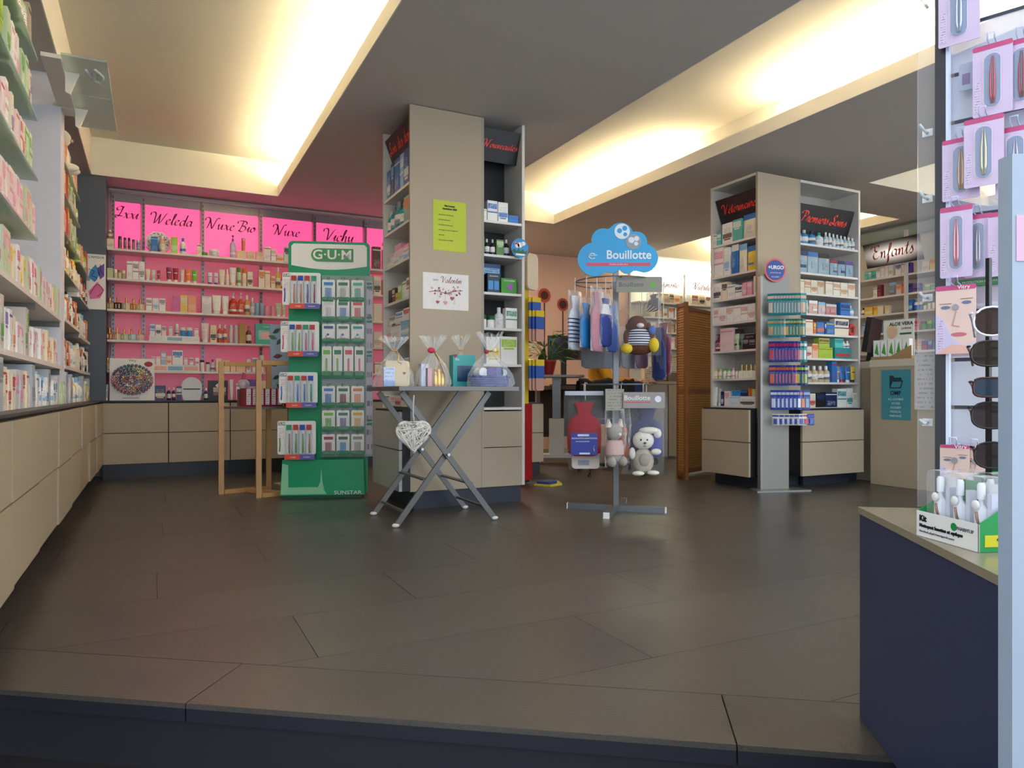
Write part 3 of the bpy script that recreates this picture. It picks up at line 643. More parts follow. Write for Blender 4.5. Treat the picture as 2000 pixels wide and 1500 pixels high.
# ================================================================ SHELF PILLARS
def pillar(label, x0, xp, x1, y0, y1, z0, z1, dl, dr, mback, zl, zr, top=False):
    t = thing('shelf_pillar', label, 'shelf unit', (x0, y0, 0)); X1 = x1-x0; XP = xp-x0; Y1 = y1-y0; th = .02
    MB().box(0,XP,0,th,z0,z1).obj('front_panel', M_beige, t)
    MB().box(XP+.0005,XP+th,.001,dr,z0,z1).obj('divider_panel', M_beige_dk, t)
    MB().box(X1-th,X1,0,Y1,z0,z1).obj('end_panel', M_edge, t)
    MB().box(0,X1-th-.001,Y1-th,Y1,z0,z1).obj('far_panel', M_edge, t)
    MB().box(dl,XP+th,th+.001,Y1-th-.001,z0,z1).obj('niche_back', mback, t)
    MB().box(XP+th+.001,X1-th-.001,dr,Y1-th-.001,z0,z1).obj('niche_back', mback, t)
    MB().box(.03,X1-.02,.02,Y1-.02,0,z0-.001).obj('plinth', M_slate, t)
    if top:
        MB().box(0,dl-.001,th+.001,Y1-th-.001,z1-.02,z1).obj('top_board', M_edge, t); MB().box(XP+th+.001,X1-th-.001,0,dr-.001,z1-.02,z1).obj('top_board', M_edge, t)
    for z in zl: MB().box(.004,dl-.001,th+.001,Y1-th-.001,z-.016,z).obj('shelf_board', M_shelf, t)
    for z in zr: MB().box(XP+th+.001,X1-th-.001,.004,dr-.001,z-.016,z).obj('shelf_board', M_shelf, t)
    return t
# -- middle pillar, by the folding table
AX0, AXP, AX1, AY0, AY1 = 1.374, 1.841, 2.15, 4.109, 4.68
dA = onX(753, AX0)[1]; dN = onY(970, AY0)[1]
ZAL = [zat(y, dA) for y in (391,458,524,595,665,730)]; ZAR = [zat(y, dN) for y in (431,497,571,640,711)]
PA = pillar('tall beige shelf pillar reaching the ceiling behind the folding table', AX0,AXP,AX1,AY0,AY1,.107,2.435,.23,.26, mat('#2f2f2c', .6), ZAL, ZAR+[.61])
signboard(PA, (.04,.29,2.30), .50, .17, -math.pi/2, .35, 'Soin des dents', .45)
signboard(PA, (AXP-AX0+.155,.05,2.29), .262, .2, 0, .35, 'Nouveautés', .235)
drawer_unit('drawer_cabinet', 'grey two-drawer cabinet on the left side of the middle shelf pillar', .575, .07, .115, .36, .60, (1.30, 4.665, 0), -math.pi/2, None, kick=False, m=mat('#b4b2b0', .42))
for k, (a, b) in enumerate(((.107,.353),(.358,.585))):
    MB().box(AXP-AX0+.004,AX1-AX0-.022,-.001,.02,a,b).obj('drawer', M_beige, PA)
GA = 'products in the middle shelf pillar'
XL = AX0+.012
row('top shelf left of middle pillar', GA, 'X', XL, ZAL[0], '70 100 250 b b w;104 130 290 b n L;134 180 300 b b P;184 215 310 b L w;219 262 320 b #3a5a9a w', 740, 4.547, '-x')
row('second shelf left of middle pillar', GA, 'X', XL, ZAL[1], '66 88 200 o t G;92 114 230 o t s;118 166 250 o t s;172 206 210 o #2aa0a0 s;218 272 230 b #8ab0a0 o', 740, 4.547, '-x')
row('third shelf left of middle pillar', GA, 'X', XL, ZAL[2], '80 130 55 b w P;135 190 60 b w i;195 235 62 b w L;238 290 75 b L w;106 150 60 b w p 58;155 230 60 b #f0d0d8 w 62;236 290 62 b p w 76;150 210 60 b p P 122', 740, 5, '-x')
row('fourth shelf left of middle pillar', GA, 'X', XL, ZAL[3], '92 122 130 b k r;126 152 140 b x w;158 178 80 b y o;182 218 150 b l w;224 262 165 b w g;266 302 190 b w r', 740, 5, '-x')
row('fifth shelf left of middle pillar', GA, 'X', XL, ZAL[4], '76 120 130 b w p;124 208 150 b w r;212 300 150 b L w;100 160 90 b w s 135;164 230 100 b w b 155;236 300 120 b w r 155', 740, 5, '-x')
row('sixth shelf left of middle pillar', GA, 'X', XL, ZAL[5], '70 120 120 b w L;126 190 130 b w b;196 240 120 b w s;244 300 140 b #dfe6f4 L', 740, 5, '-x')
row('cabinet top left of middle pillar', GA, 'X', XL, .615, '50 100 105 b w k;106 150 105 b w p;154 208 105 b P r;212 300 110 b w r', 740, 5, '-x')
row('top shelf of dark right niche', GA, 'Y', AY0+.02, ZAR[0], '908 960 100 b w l;966 1054 180 b w b;1060 1148 175 b w b;1152 1240 70 b #2f80d0 b', 740, 4.547)
row('second shelf of dark right niche', GA, 'Y', AY0+.02, ZAR[1], '912 940 150 b #6a8a3a j;946 992 140 o k G;998 1040 140 o k G;1045 1112 140 b #5a8a3a f;1116 1170 150 o k G', 740, 4.547)
row('third shelf of dark right niche', GA, 'Y', AY0+.11, ZAR[2], '1004 1190 300 b #1a4a7a L', 740, 5)
row('fourth shelf of dark right niche', GA, 'Y', AY0+.02, ZAR[3], '1002 1065 125 j w j;1072 1145 120 j w j;1148 1236 205 o #dfe6e6 w;1240 1352 200 b w #5a9a7a', 740, 5)
row('fifth shelf of dark right niche', GA, 'Y', AY0+.02, ZAR[4], '1050 1185 265 b w y;1190 1352 270 b w l', 740, 5)
for p0, p1, h, c, c2, lab in ((1062,1178,190,'#16324a','#3a8ad0','dark green and blue gum box on display on third niche shelf'), (1196,1345,150,'#3f9a1f','#b04ac0','bright green patch box with magenta arrow on third niche shelf')):
    a, d = onY(740+p0/5, AY0+.03); b, _ = onY(740+p1/5, AY0+.03); w = b-a; H = h/5*d/FP
    t = thing('product_carton', lab, 'box', (a, AY0+.03, ZAR[2]+.0008)); MB().box(0,w,0,.06,0,H).obj('carton', mat(c, .35), t)
    if p0 == 1062:
        MB().box(w*.06,w*.46,-.002,0,.02,H*.62).obj('pack_window', mat(c2, .3), t); MB().box(w*.54,w*.94,-.002,0,.02,H*.62).obj('pack_window', mat(c2, .3), t)
    else: MB().prism([(w*.3,H*.45),(w*.72,H*.18),(w*.72,H*.72)], -.002, 0).obj('arrow_print', mat(c2, .4), t)
    sans('nicorette', w*.2, M_whitep, t, (w/2,-.0025,H*.86))
# notices on the front panel
t = thing('notice', 'yellow-green A4 notice with typed resolutions on the middle pillar', 'notice', (onY(878, AY0)[0], AY0-.0005, 0))
w = onY(910, AY0)[0]-onY(846, AY0)[0]; za, zb = zat(494, 4.45), zat(397, 4.45)
MB().box(-w/2,w/2,-.0015,0,za,zb).obj('sheet', mat('#c3cf3c', .6), t)
sans('Mes bonnes', .014, M_dark, t, (0,-.0022,zb-.032), bold=.0008); sans('résolutions 2020', .014, M_dark, t, (0,-.0022,zb-.05), bold=.0008)
for i, s in enumerate(('- Je prends soin de moi', "- J'arrête de fumer", '- Je démarre une cure', '- Je mange 5 fruits et légumes', '  par jour', '- Je protège ma famille')):
    sans(s, .011, mat('#4c5220'), t, (-w/2+.03,-.0022,zb-.088-i*.031), align='LEFT')
t = thing('notice', 'white landscape notice with red hearts hanging from a branch', 'notice', (onY(871, AY0)[0], AY0-.0005, 0))
w = onY(915, AY0)[0]-onY(826, AY0)[0]; za, zb = zat(606, 4.42), zat(536, 4.42); H = zb-za
MB().box(-w/2,w/2,-.0015,0,za,zb).obj('sheet', mat('#ece8e4', .6), t)
M_plum = mat('#8c3440', .5)
sans('Saint', .018, mat('#8a7a78'), t, (-.068,-.0022,zb-.042)); script('Valentin', 0, M_plum, t, (.035,-.0022,zb-.045), width=.135, nib=.24)
b = MB()
for s in ([(-.11,.47),(-.06,.5),(0,.46),(.06,.53),(.11,.55)], [(-.06,.5),(-.04,.6)], [(0,.46),(.03,.4)], [(.04,.5),(.06,.62)]): b.tube([(x,-.003,za+H*z) for x, z in spline(s)], .0016, 4)
b.obj('branch_print', mat('#6a3a40'), t)
for k in range(22):
    x = -.09+.009*k+random.uniform(-.008,.008); z = za+H*(.52+random.uniform(-.1,.13)); r = random.uniform(.004,.0075)
    o = MB().lathe([(r,0),(r,.0008)], 8).obj('blossom_print', mat(random.choice(['#c2606a','#e0a0a4','#a83c4a']), .5), t, (x,-.0018,z)); o.rotation_euler = (math.pi/2,0,0)
def heart(s, n=24):
    return [(s*.0625*16*math.sin(a)**3, s*.0625*(13*math.cos(a)-5*math.cos(2*a)-2*math.cos(3*a)-math.cos(4*a))) for a in [2*math.pi*k/n for k in range(n)]]
for x, z, s, c in ((-.055,.2,.012,'#b0485a'),(-.005,.19,.014,'#dc9a9c'),(.04,.32,.014,'#b0485a'),(.07,.42,.008,'#8c3440'),(-.04,.35,.008,'#e0b0b0'),(.055,.18,.008,'#d8d0cc')):
    MB().prism([(x+p, za+H*z+q) for p, q in heart(s)], -.0026, -.0016).obj('heart_print', mat(c, .5), t); MB().box(x-.0005,x+.0005,-.0022,-.0016,za+H*z+s*.6,za+H*.48).obj('thread_print', mat('#a08080'), t)
# round blue sticker sign on the edge of the pillar
t = thing('round_sign', 'round blue sign with clouds clipped to the right edge of middle pillar', 'sign', (onY(1016, AY0-.03)[0], AY0-.02, zat(485, 4.6)))
o = MB().lathe([(.062,0),(.062,.006)], 28).obj('disc', mat('#2a8fd0', .4), t); o.rotation_euler = (math.pi/2,0,0)
for x, z, r, c in ((-.02,.015,.016,'#efe0d8'),(.0,.02,.018,'#f4f0ee'),(.025,.03,.014,'#f4f0ee'),(-.03,.03,.01,'#d08a6a')): o = MB().lathe([(r,0),(r,.0015)], 12).obj('cloud_print', mat(c,.5), t, (x,-.0062,z)); o.rotation_euler = (math.pi/2,0,0)
MB().prism([(-.055,-.02),(-.04,-.005),(-.025,-.022),(-.01,-.004),(.005,-.022),(.02,-.006),(.035,-.022),(.052,-.01),(.045,-.035),(-.045,-.035)], -.0078, -.0061).obj('tree_print', mat('#2a6a3a',.5), t); MB().box(-.03,.035,-.0085,-.0061,-.048,-.036).obj('text_strip', M_whitep, t)
# -- right pillar
NMB = 'first_aid_carton'
RX0, RXP, RX1, RY0, RY1 = 3.964, 4.385, 5.077, 3.887, 4.384
dL = onX(1390, RX0)[1]; dR = onY(1560, RY0)[1]
ZRL = [zat(y, dL) for y in (482,543,588,634,687,740)]; ZRR = [zat(y, dR) for y in (473,530,570,610,650,698,746)]
PR = pillar('beige shelf pillar with two open shelf sides near the counter', RX0,RXP,RX1,RY0,RY1,.10,2.327,.24,.26, mat('#b5b0a6', .6), ZRL+[.60], ZRR+[.59], True)
signboard(PR, (.06,.245,2.13), .44, .2, -math.pi/2, .35, 'Vétérinaire', .34)
signboard(PR, (RXP-RX0+.34,.06,2.06), .62, .21, 0, .35, 'Premiers Soins', .5)
drawer_unit('drawer_cabinet', 'beige two-drawer cabinet on the left side of the right shelf pillar', .50, .08, .09, .34, .59, (3.85, 4.36, 0), -math.pi/2, None, kick=False)
drawer_unit('drawer_cabinet', 'beige two-drawer cabinet under the first-aid shelves of right pillar', .673, .15, .09, .34, .585, (4.249, 3.735, 0), 0, None, kick=False)
MB().box(4.40,4.9,3.86,3.886,0,.089).obj('plinth', M_slate, PR, (-RX0,-RY0,0))
GR = 'products in the right shelf pillar'; XR = RX0+.012; YRR = RY0+.015
row('top shelf under red animal-care sign', GR, 'X', XR, ZRL[0], '185 228 135 b w x;230 276 140 b q w;290 405 225 b w x;408 505 240 b #62b8a8 w;510 668 270 g c b', 1360, 5.77, '-x')
row('second shelf under red animal-care sign', GR, 'X', XR, ZRL[1], '200 302 330 b w p;308 372 310 b w L;378 460 330 g b w;464 552 320 g c L;558 666 280 g y b', 1360, 5.77, '-x')
row('third shelf under red animal-care sign', GR, 'X', XR, ZRL[2], '165 280 190 b w k;284 345 190 b c k;350 430 150 b w s;434 512 130 b w k;516 565 150 b p P;568 625 155 b p P;630 668 210 t c w', 1360, 5.77, '-x')
row('fourth shelf under red animal-care sign', GR, 'X', XR, ZRL[3], ''.join(f'{160+i*76} {232+i*76} 170 b w #d8a89c;' for i in range(6)), 1360, 5.356, '-x')
row('fifth shelf under red animal-care sign', GR, 'X', XR, ZRL[4], '178 240 180 p m m;246 382 235 b P p;386 430 220 g f k;434 476 215 g #5a7a5a k;482 545 110 b k s;548 614 110 b k s;500 612 55 b k w 112', 1360, 5.356, '-x')
row('sixth shelf under red animal-care sign', GR, 'X', XR, ZRL[5], '165 208 105 o c y;212 254 105 o c y;258 300 108 o #d8ead0 g;304 344 105 o #d8ead0 g;348 388 110 o P p;391 425 100 o P g;430 476 140 d #e4d8b8 d;480 526 140 d #e4d8b8 d;530 574 140 d #e4d8b8 d;578 614 135 d #e4d8b8 d', 1360, 5.356, '-x')
row('lowest shelf under red animal-care sign', GR, 'X', XR, .60, '158 208 195 t w w;212 250 180 t G w;254 284 150 b n w;290 344 155 b w p;348 446 105 b #e4eef4 L;450 614 105 b w k;372 456 60 b #3aa6e0 b 108;460 536 60 b n b 108;540 574 85 b o r 108;578 614 75 b f y 108', 1360, 5.356, '-x')
row('top shelf under first-aid sign', GR, 'Y', YRR, ZRR[0], '1150 1208 165 o #3f8fc0 w;1215 1285 165 o #3f8fc0 G;1295 1370 160 o #3f8fc0 n;1378 1455 155 o #cfe2ea t;'+''.join(f'{1462+i*43} {1500+i*43} {165-i*4} o {["#b8d0d8","#cfdce0","#a8c4d0"][i%3]} w;' for i in range(8)), 1360, 5.77)
row('second shelf under first-aid sign', GR, 'Y', YRR, ZRR[1], '1152 1272 250 g #9fb8c4 n;1278 1395 245 g #a8bcc4 b;1400 1522 240 g #9fb4be k;1530 1612 185 g #8fb0c0 m;1618 1700 180 g #8fb0c0 n;1708 1790 180 g #94b4c4 v', 1360, 5.77)
row('third shelf under first-aid sign', GR, 'Y', YRR, ZRR[2], ''.join(f'{1148+i*74} {1218+i*74} 150 b {["#e8dcc0","#dcd2b8"][i%2]} #c8895a;' for i in range(4))+''.join(f'{1462+i*84} {1540+i*84} 150 b #e8e0cc #cf9468;' for i in range(4)), 1360, 5.77)
row('fourth shelf under first-aid sign', GR, 'Y', YRR, ZRR[3], '1066 1125 150 g P c;1130 1190 140 g #d8d8c0 L;1198 1290 140 g #e0b8a8 w;1296 1370 130 g #d8c0b8 L;1376 1490 115 g #c88a84 G;1510 1612 135 b b n;1616 1666 115 o L G', 1360, 5.356)
row('fifth shelf under first-aid sign', GR, 'Y', YRR, ZRR[4], '1066 1118 155 b c r;1140 1222 145 b c r;1226 1256 120 b o y;1260 1342 125 b b o;1346 1360 120 b n w;1362 1446 130 b b y;1450 1596 170 b c n', 1360, 5.356)
row('sixth shelf under first-aid sign', GR, 'Y', YRR, ZRR[5], '1068 1212 118 b c r;1216 1278 150 b h o;1282 1430 112 b l r;1450 1622 112 b t r;1284 1396 95 b l m 114;1452 1540 95 b q t 114;1545 1578 70 o w w 114;1582 1614 75 o w w 114', 1360, 5.356)
row('seventh shelf under first-aid sign', GR, 'Y', YRR, ZRR[6], '1068 1112 165 o w w;1116 1164 165 o c w;1170 1228 170 o #cbb58c w;1235 1293 170 o #cbb58c w;1300 1356 170 o #cbb58c w;1362 1416 170 o #cbb58c w;1420 1476 215 b b r;1480 1512 170 t s w;1516 1572 165 t b r;1576 1628 165 t b w;1632 1676 165 t y n', 1360, 5.356)
row('cabinet top under first-aid shelves', GR, 'Y', YRR, .59, '1105 1178 145 b c r;1182 1250 145 b c r;1254 1350 150 b k n;1354 1474 155 b n w;1478 1572 190 b w t;1576 1640 195 b w t;1644 1690 145 b w f', 1360, 5.356)
o = MB(); o.tube([(.035*math.cos(a),-.0,.036+.035*math.sin(a)) for a in [2*math.pi*k/18 for k in range(18)]], .014, 8, True)
a, _ = onY(1360+1632/5.356, YRR+.02); tag(o.obj('ring_dispenser', mat('#d8433f', .35), None, (a, YRR+.03, ZRR[4]+.014)), 'red ring-shaped tape dispenser on fifth shelf of right pillar', 'dispenser')
NMB = 'cosmetics_carton'
# ================================================================ PRODUCTS ON THE LEFT WALL
GLW = 'products on the left wall shelves'
def fill(y0, y1, z, xf, kinds, lab, hmax, dens=1.0, seed=0):
    R = random.Random(seed*77+int(z*100)); y = y0; n = 0
    while y < y1-.03:
        k, c1, c2, w, h, d, rep = R.choice(kinds); w *= R.uniform(.9,1.12); h = min(hmax, h*R.uniform(.9,1.1))
        for q in range(R.randint(1, rep)):
            if y+w > y1: break
            dd = d*1.0
            c1, c2 = C(c1), C(c2); two = cname(c1) if cname(c1) == cname(c2) else f'{cname(c1)}-and-{cname(c2)}'
            prod(k, (xf-dd/2-.004-R.uniform(0,.012), y+w/2, z+.0008), math.pi/2, w, dd, h, c1, c2, f'{two} {KW[k][0]}, {ordn(n)} from the entrance on {lab}', GLW)
            n += 1; y += w+R.uniform(.002,.006)
        y += R.uniform(.0,.03)/dens
PX = ['P','w','c','f','i']
K_top = [('b','#8fae3a','l',.05,.19,.12,3),('b','c','g',.05,.16,.12,3),('b','#c8b8a0','k',.06,.17,.12,2),('o','f','w',.05,.18,.05,2)]
K_mid = [('b','w','p',.05,.17,.12,4),('b','c','v',.045,.16,.12,3),('b','#d8c8b8','n',.05,.2,.1,2),('b','P','r',.05,.15,.12,4),('b','f','g',.06,.17,.1,3),('b','#b8b0a8','k',.055,.19,.1,2)]
K_pnk = [('b','#e9dcd4','p',.055,.14,.13,5),('b','w','#e05a70',.05,.15,.13,5),('b','c','y',.05,.14,.12,4),('b','f','p',.05,.16,.12,4)]
K_low = [('b','w','v',.05,.15,.12,4),('b','c','o',.045,.14,.12,4),('b','#cfc6bb','g',.05,.18,.12,2),('b','w','p',.05,.13,.12,5)]
K_ctr = [('b','G','p',.07,.15,.1,3),('b','w','b',.05,.13,.1,3),('b','c','r',.05,.14,.1,3),('b','#b6bcc2','s',.08,.19,.1,1),('b','f','w',.05,.12,.08,3),('o','w','L',.045,.15,.045,3)]
XF = XS-.004
fill(2.45,3.69,2.15,XF,K_top,'top glass shelf of left wall',.2,.6,1)
fill(2.45,3.69,1.89,XF,K_top+K_mid,'second glass shelf of left wall',.21,.7,2)
fill(2.45,3.69,1.63,XF,K_mid,'third glass shelf of left wall',.21,.8,3)
fill(2.45,3.69,1.37,XF,K_pnk,'fourth glass shelf of left wall',.2,1,4)
fill(2.45,4.58,1.11,XF,K_pnk,'upper white shelf of left wall',.2,2,5)
fill(2.45,4.58,.85,XF,K_low,'lower white shelf of left wall',.2,2,6)
fill(2.45,4.58,.6405,XF+.02,K_ctr,'dark worktop of left wall',.175,1.4,7)
fill(2.45,3.69,1.37,XF-.15,[('b','c','p',.06,.19,.1,4),('b','f','p',.06,.18,.1,4)],'back row of fourth glass shelf, left wall',.2,2,8)
# beyond the column
K_far = [('b','h','o',.06,.16,.07,2),('o','#c86a3a','w',.055,.19,.055,2),('b','f','g',.05,.16,.06,3),('o','l','g',.05,.17,.05,2),('b','#c8603a','y',.05,.18,.06,2)]
K_fr2 = [('s','w','r',.06,.17,.06,2),('o','c','y',.05,.18,.05,3),('b','w','o',.05,.16,.06,3),('o','#a86a3a','k',.05,.17,.05,2)]
K_fr3 = [('b','o','w',.05,.16,.06,2),('o','w','L',.05,.17,.05,3),('o','k','w',.05,.19,.05,2),('b','c','w',.05,.15,.06,3)]
for i, (z, kk, nm) in enumerate(((2.02,K_far,'top'),(1.84,K_far,'second'),(1.62,K_far,'third'),(1.40,K_fr2,'fourth'),(1.13,K_fr3,'fifth'),(.86,K_fr3,'lowest'))):
    fill(4.80,5.69,z,XF,kk,f'{nm} shelf beyond white column',.19 if z > .9 else .17,1.5,20+i)
for i, (z, kk, nm) in enumerate(((1.60,K_far,'top'),(1.36,K_fr2,'second'),(1.10,K_fr3,'third'),(.86,K_fr3,'lowest'))):
    fill(5.72,6.54,z,XF,kk,f'{nm} shelf beside slate corner pilaster',.19,1.5,40+i)
fill(4.62,6.5,.6405,XF+.02,K_ctr+[('o','y','w',.05,.16,.05,2)],'dark worktop beyond white column',.18,1.5,50)
# white toy bear on the top shelf
t = thing('plush_bear', 'white plush bear sitting on the top shelf beyond white column', 'toy', (-.5, 5.05, 2.0208), math.pi/2)
b = MB(); b.ball((0,0,.09),.055,.05,.09); b.ball((0,-.01,.21),.05,.045,.05); b.ball((-.035,0,.255),.016,.012,.018); b.ball((.035,0,.255),.016,.012,.018); b.ball((-.04,-.05,.03),.025,.05,.025); b.ball((.04,-.05,.03),.025,.05,.025); b.ball((-.06,-.02,.12),.02,.02,.055); b.ball((.06,-.02,.12),.02,.02,.055)
b.obj('body', mat('#e6dfd0', .9, 0, .06, 80, 0, .4), t); MB().ball((0,-.056,.2),.012,.01,.01).obj('muzzle', mat('#cbb59a', .9), t)
# ================================================================ TOOTHBRUSH STAND (green)
ga, gb = Vector((.745, 4.92, 0)), Vector((1.265, 4.735, 0)); gw = (gb-ga).length; grz = math.atan2((gb-ga).y, (gb-ga).x)
GS = thing('toothbrush_stand', 'tall green floor display stand for toothbrushes with white header', 'display stand', ga, grz)
M_gg = mat('#0f9c68', .35, 0, .04, 5); M_gl = mat('#8ed3a4', .4); DG = 4.76
gx = lambda px: (px-553)/(722-553)*gw
gz = lambda py: zat(py, DG)
MB().box(gx(565),gx(726),.10,.13,.02,gz(556)).obj('back_panel', M_gg, GS)
b = MB(); b.prism([(0,.02),(gw,.02),(gw*.985,gz(898)),(gw*.03,gz(898))], 0, .012); bp = b.obj('base_panel', M_gg, GS); 
MB().box(.02,gw-.02,.013,.14,0,.018).obj('foot_plate', mat('#14503a', .5), GS)
MB().prism([(.006,.028),(gw*.55,.028),(gw*.52,.055),(gw*.46,.075),(gw*.1,.075),(gw*.1,gz(908)),(gw*.03,gz(905))], -.0012, 0).obj('print_patch', M_gl, bp)
MB().prism([(gw*.44,.07),(gw*.52,.06),(gw*.5,.11),(gw*.485,.2),(gw*.475,.11)], -.0012, 0).obj('print_patch', M_gl, bp)
sans('SUNSTAR', .034, M_whitep, bp, (gw*.80,-.0015,gz(963)), sx=1.25)
def rrect(x0,x1,z0,z1,r,n=5):
    out = []
    for cx, cz, a0 in ((x1-r,z0+r,-90),(x1-r,z1-r,0),(x0+r,z1-r,90),(x0+r,z0+r,180)):
        out += [(cx+r*math.cos(math.radians(a0+90*k/n)), cz+r*math.sin(math.radians(a0+90*k/n))) for k in range(n+1)]
    return out
hx0, hx1, hz0, hz1 = gx(566), gx(731), gz(553), gz(467)
HD = MB().prism(rrect(hx0,hx1,hz0-.02,hz1,.03), .07, .099).obj('header', M_gg, GS)
arc = [(hx0+.02+(hx1-hx0-.04)*k/12, gz(515)-.03*math.sin(math.pi*k/12)*.9-.0) for k in range(13)]
MB().prism(arc+[(hx1-.02,hz1-.035),(hx1-.035,hz1-.018),(hx0+.035,hz1-.018),(hx0+.02,hz1-.035)], .0665, .0699).obj('white_field', M_whitep, HD)
mx, mz = (hx0+hx1)/2+.0, gz(494)
pts = [(mx-.075+.045*math.cos(math.radians(a)), mz+.045*math.sin(math.radians(a))) for a in range(90, 271, 15)]+[(mx+.16,mz-.045),(mx+.16,mz+.045)]
MB().prism(pts, .064, .0664).obj('logo_plate', mat('#4a9a5a', .4), HD)
sans('G·U·M', .088, M_whitep, HD, (mx+.02,.063,mz), bold=.0016, sx=1.08)
M_orange, M_purple = mat('#e0523c', .4), mat('#6a62b0', .4)
def brush(t, x, z0, z1, c, k):
    B = link('blister_pack', U['card'], M_whitep, t, (x,-.012,z0), 0, (.026,.0015,z1-z0))
    return B
tc = [(('#e8742a','#e8742a','#6a4ab0','#b02a3a'),533,605),(('#7cba3a','#8ab83a','#e05a8a','#e05a8a'),628,697),(('#e8e0e0','#3a8ad0','#3a7ad0','#2a9a6a'),727,796),(('#b0703a','#5a9a3a','#6aa03a','#c07a3a'),822,896)]
for i, (cc, y0, y1) in enumerate(tc):
    s = -(i*3.2)/169*gw; x0, x1 = gx(558)+s, gx(634)+s; z0, z1 = gz(y1), gz(y0)
    T = MB().prism(rrect(x0,x1,z0+.03,z1,.012,3), .0, .003).obj('tray_back', M_whitep, GS); H = z1-z0
    MB().box(x0+.06,x1,-.05,-.002,z0+.012,z0+.03).obj('tray_floor', mat('#2a6a50', .4), T)
    MB().box(x0+.055,(x0+x1)/2+.028,-.055,-.051,z0,z0+.034).obj('price_strip', M_orange, T); MB().box((x0+x1)/2+.0285,x1,-.055,-.051,z0,z0+.034).obj('price_strip', M_purple, T)
    sans('souple', .014, M_whitep, T, (x0+.11,-.0555,z0+.017)); sans('medium', .014, M_whitep, T, (x1-.05,-.0555,z0+.017))
    MB().box(x0+.004,x0+.05,-.001,0,z1-.028,z1-.008).obj('logo_plate', mat('#2f6a4c', .4), T); sans('GUM', .02, M_whitep, T, (x0+.027,-.0018,z1-.018), bold=.0006)
    MB().box(x0+.006,x0+.045,-.001,0,z1-.12,z1-.045).obj('small_print', printed('#f0eeea','#c06a80',0), T)
    MB().tube([(x0+.015,-.004,z0+.05),(x0+.018,-.004,z0+.1),(x0+.016,-.004,z0+.14)], .004, 6).obj('brush_print', mat(cc[2], .4), T)
    for k in range(4):
        x = x0+.078+k*.043; c = cc[k]
        t = thing('blister_pack', f"{cname(c)} toothbrush in clear blister, {ordn(k)} in {('top','second','third','lowest')[i]} tray of green stand", 'toothbrush', GS.matrix_basis @ Vector((x,-.028,z0+.031)) if 0 else tuple(ga+Matrix.Rotation(grz,3,'Z') @ Vector((x,-.028,z0+.031))), grz, 'toothbrush packs on the green stand')
        Hh = H-.055
        MB().box(-.017,.017,.004,.0055,0,Hh).obj('card', mat('#d8e0e6', .4), t); MB().box(-.017,.017,.002,.0039,Hh*.82,Hh).obj('print_band', mat(('#c03a2c','#2a4ab0','#c03a2c','#2a9a6a')[(k+i)%4], .4), t)
        MB().box(-.015,-.003,.002,.0039,.004,Hh*.4).obj('print_panel', printed('#e8f0ee','#1f7a50',0), t)
        q = MB(); q.tube([(.005,-.004,.012),(.005,-.006,Hh*.3),(.006,-.004,Hh*.5),(.004,-.003,Hh*.78)], [.005,.006,.004,.003], 6); q.obj('handle', mat(c, .3), t)
        MB().box(0,.009,-.012,-.002,Hh*.70,Hh*.8).obj('bristles', M_whitep, t)
        MB().prism(rrect(-.016,.016,.006,Hh*.82,.008,3), -.014, .0015).obj('blister', M_clear, t)
# right peg panel with blister packs
PX0, PX1 = gx(634), gx(722)
PN = MB().box(PX0,PX1+.05,.05,.08,gz(894),gz(535)).obj('peg_panel', mat('#8fa39c', .5), GS)
MB().box(PX1+.005,PX1+.05,.047,.0499,gz(890),gz(545)).obj('info_strip', printed('#b9b6c2','#4a4a70',3), PN)
for q in range(5): MB().box(PX1+.01,PX1+.045,.0455,.0469,gz(560+q*68),gz(548+q*68)).obj('logo_plate', mat('#3f7a64', .4), PN); sans('GUM', .017, M_whitep, PN, (PX1+.0275,.0448,gz(554+q*68)))
rows = [(541,588,3,('#3a8ac8','#c8d0c0','#5ac0a0')),(580,626,3,('#d8d8d8','#3f8ac8','#e0606a')),(628,668,3,('#4a5a9a','#8a5ab0','#2aa0a0')),(672,738,4,('#8abf5a','#7ab84a','#d05a6a','#e0708a')),(750,795,3,('#5a8ad0','#8a3a3a','#e8864a')),(798,842,3,('#7ac04a','#5a4a9a','#e0b83a')),(845,890,3,('#a03a4a','#3aa8d8','#9a9a94'))]
pid = 0
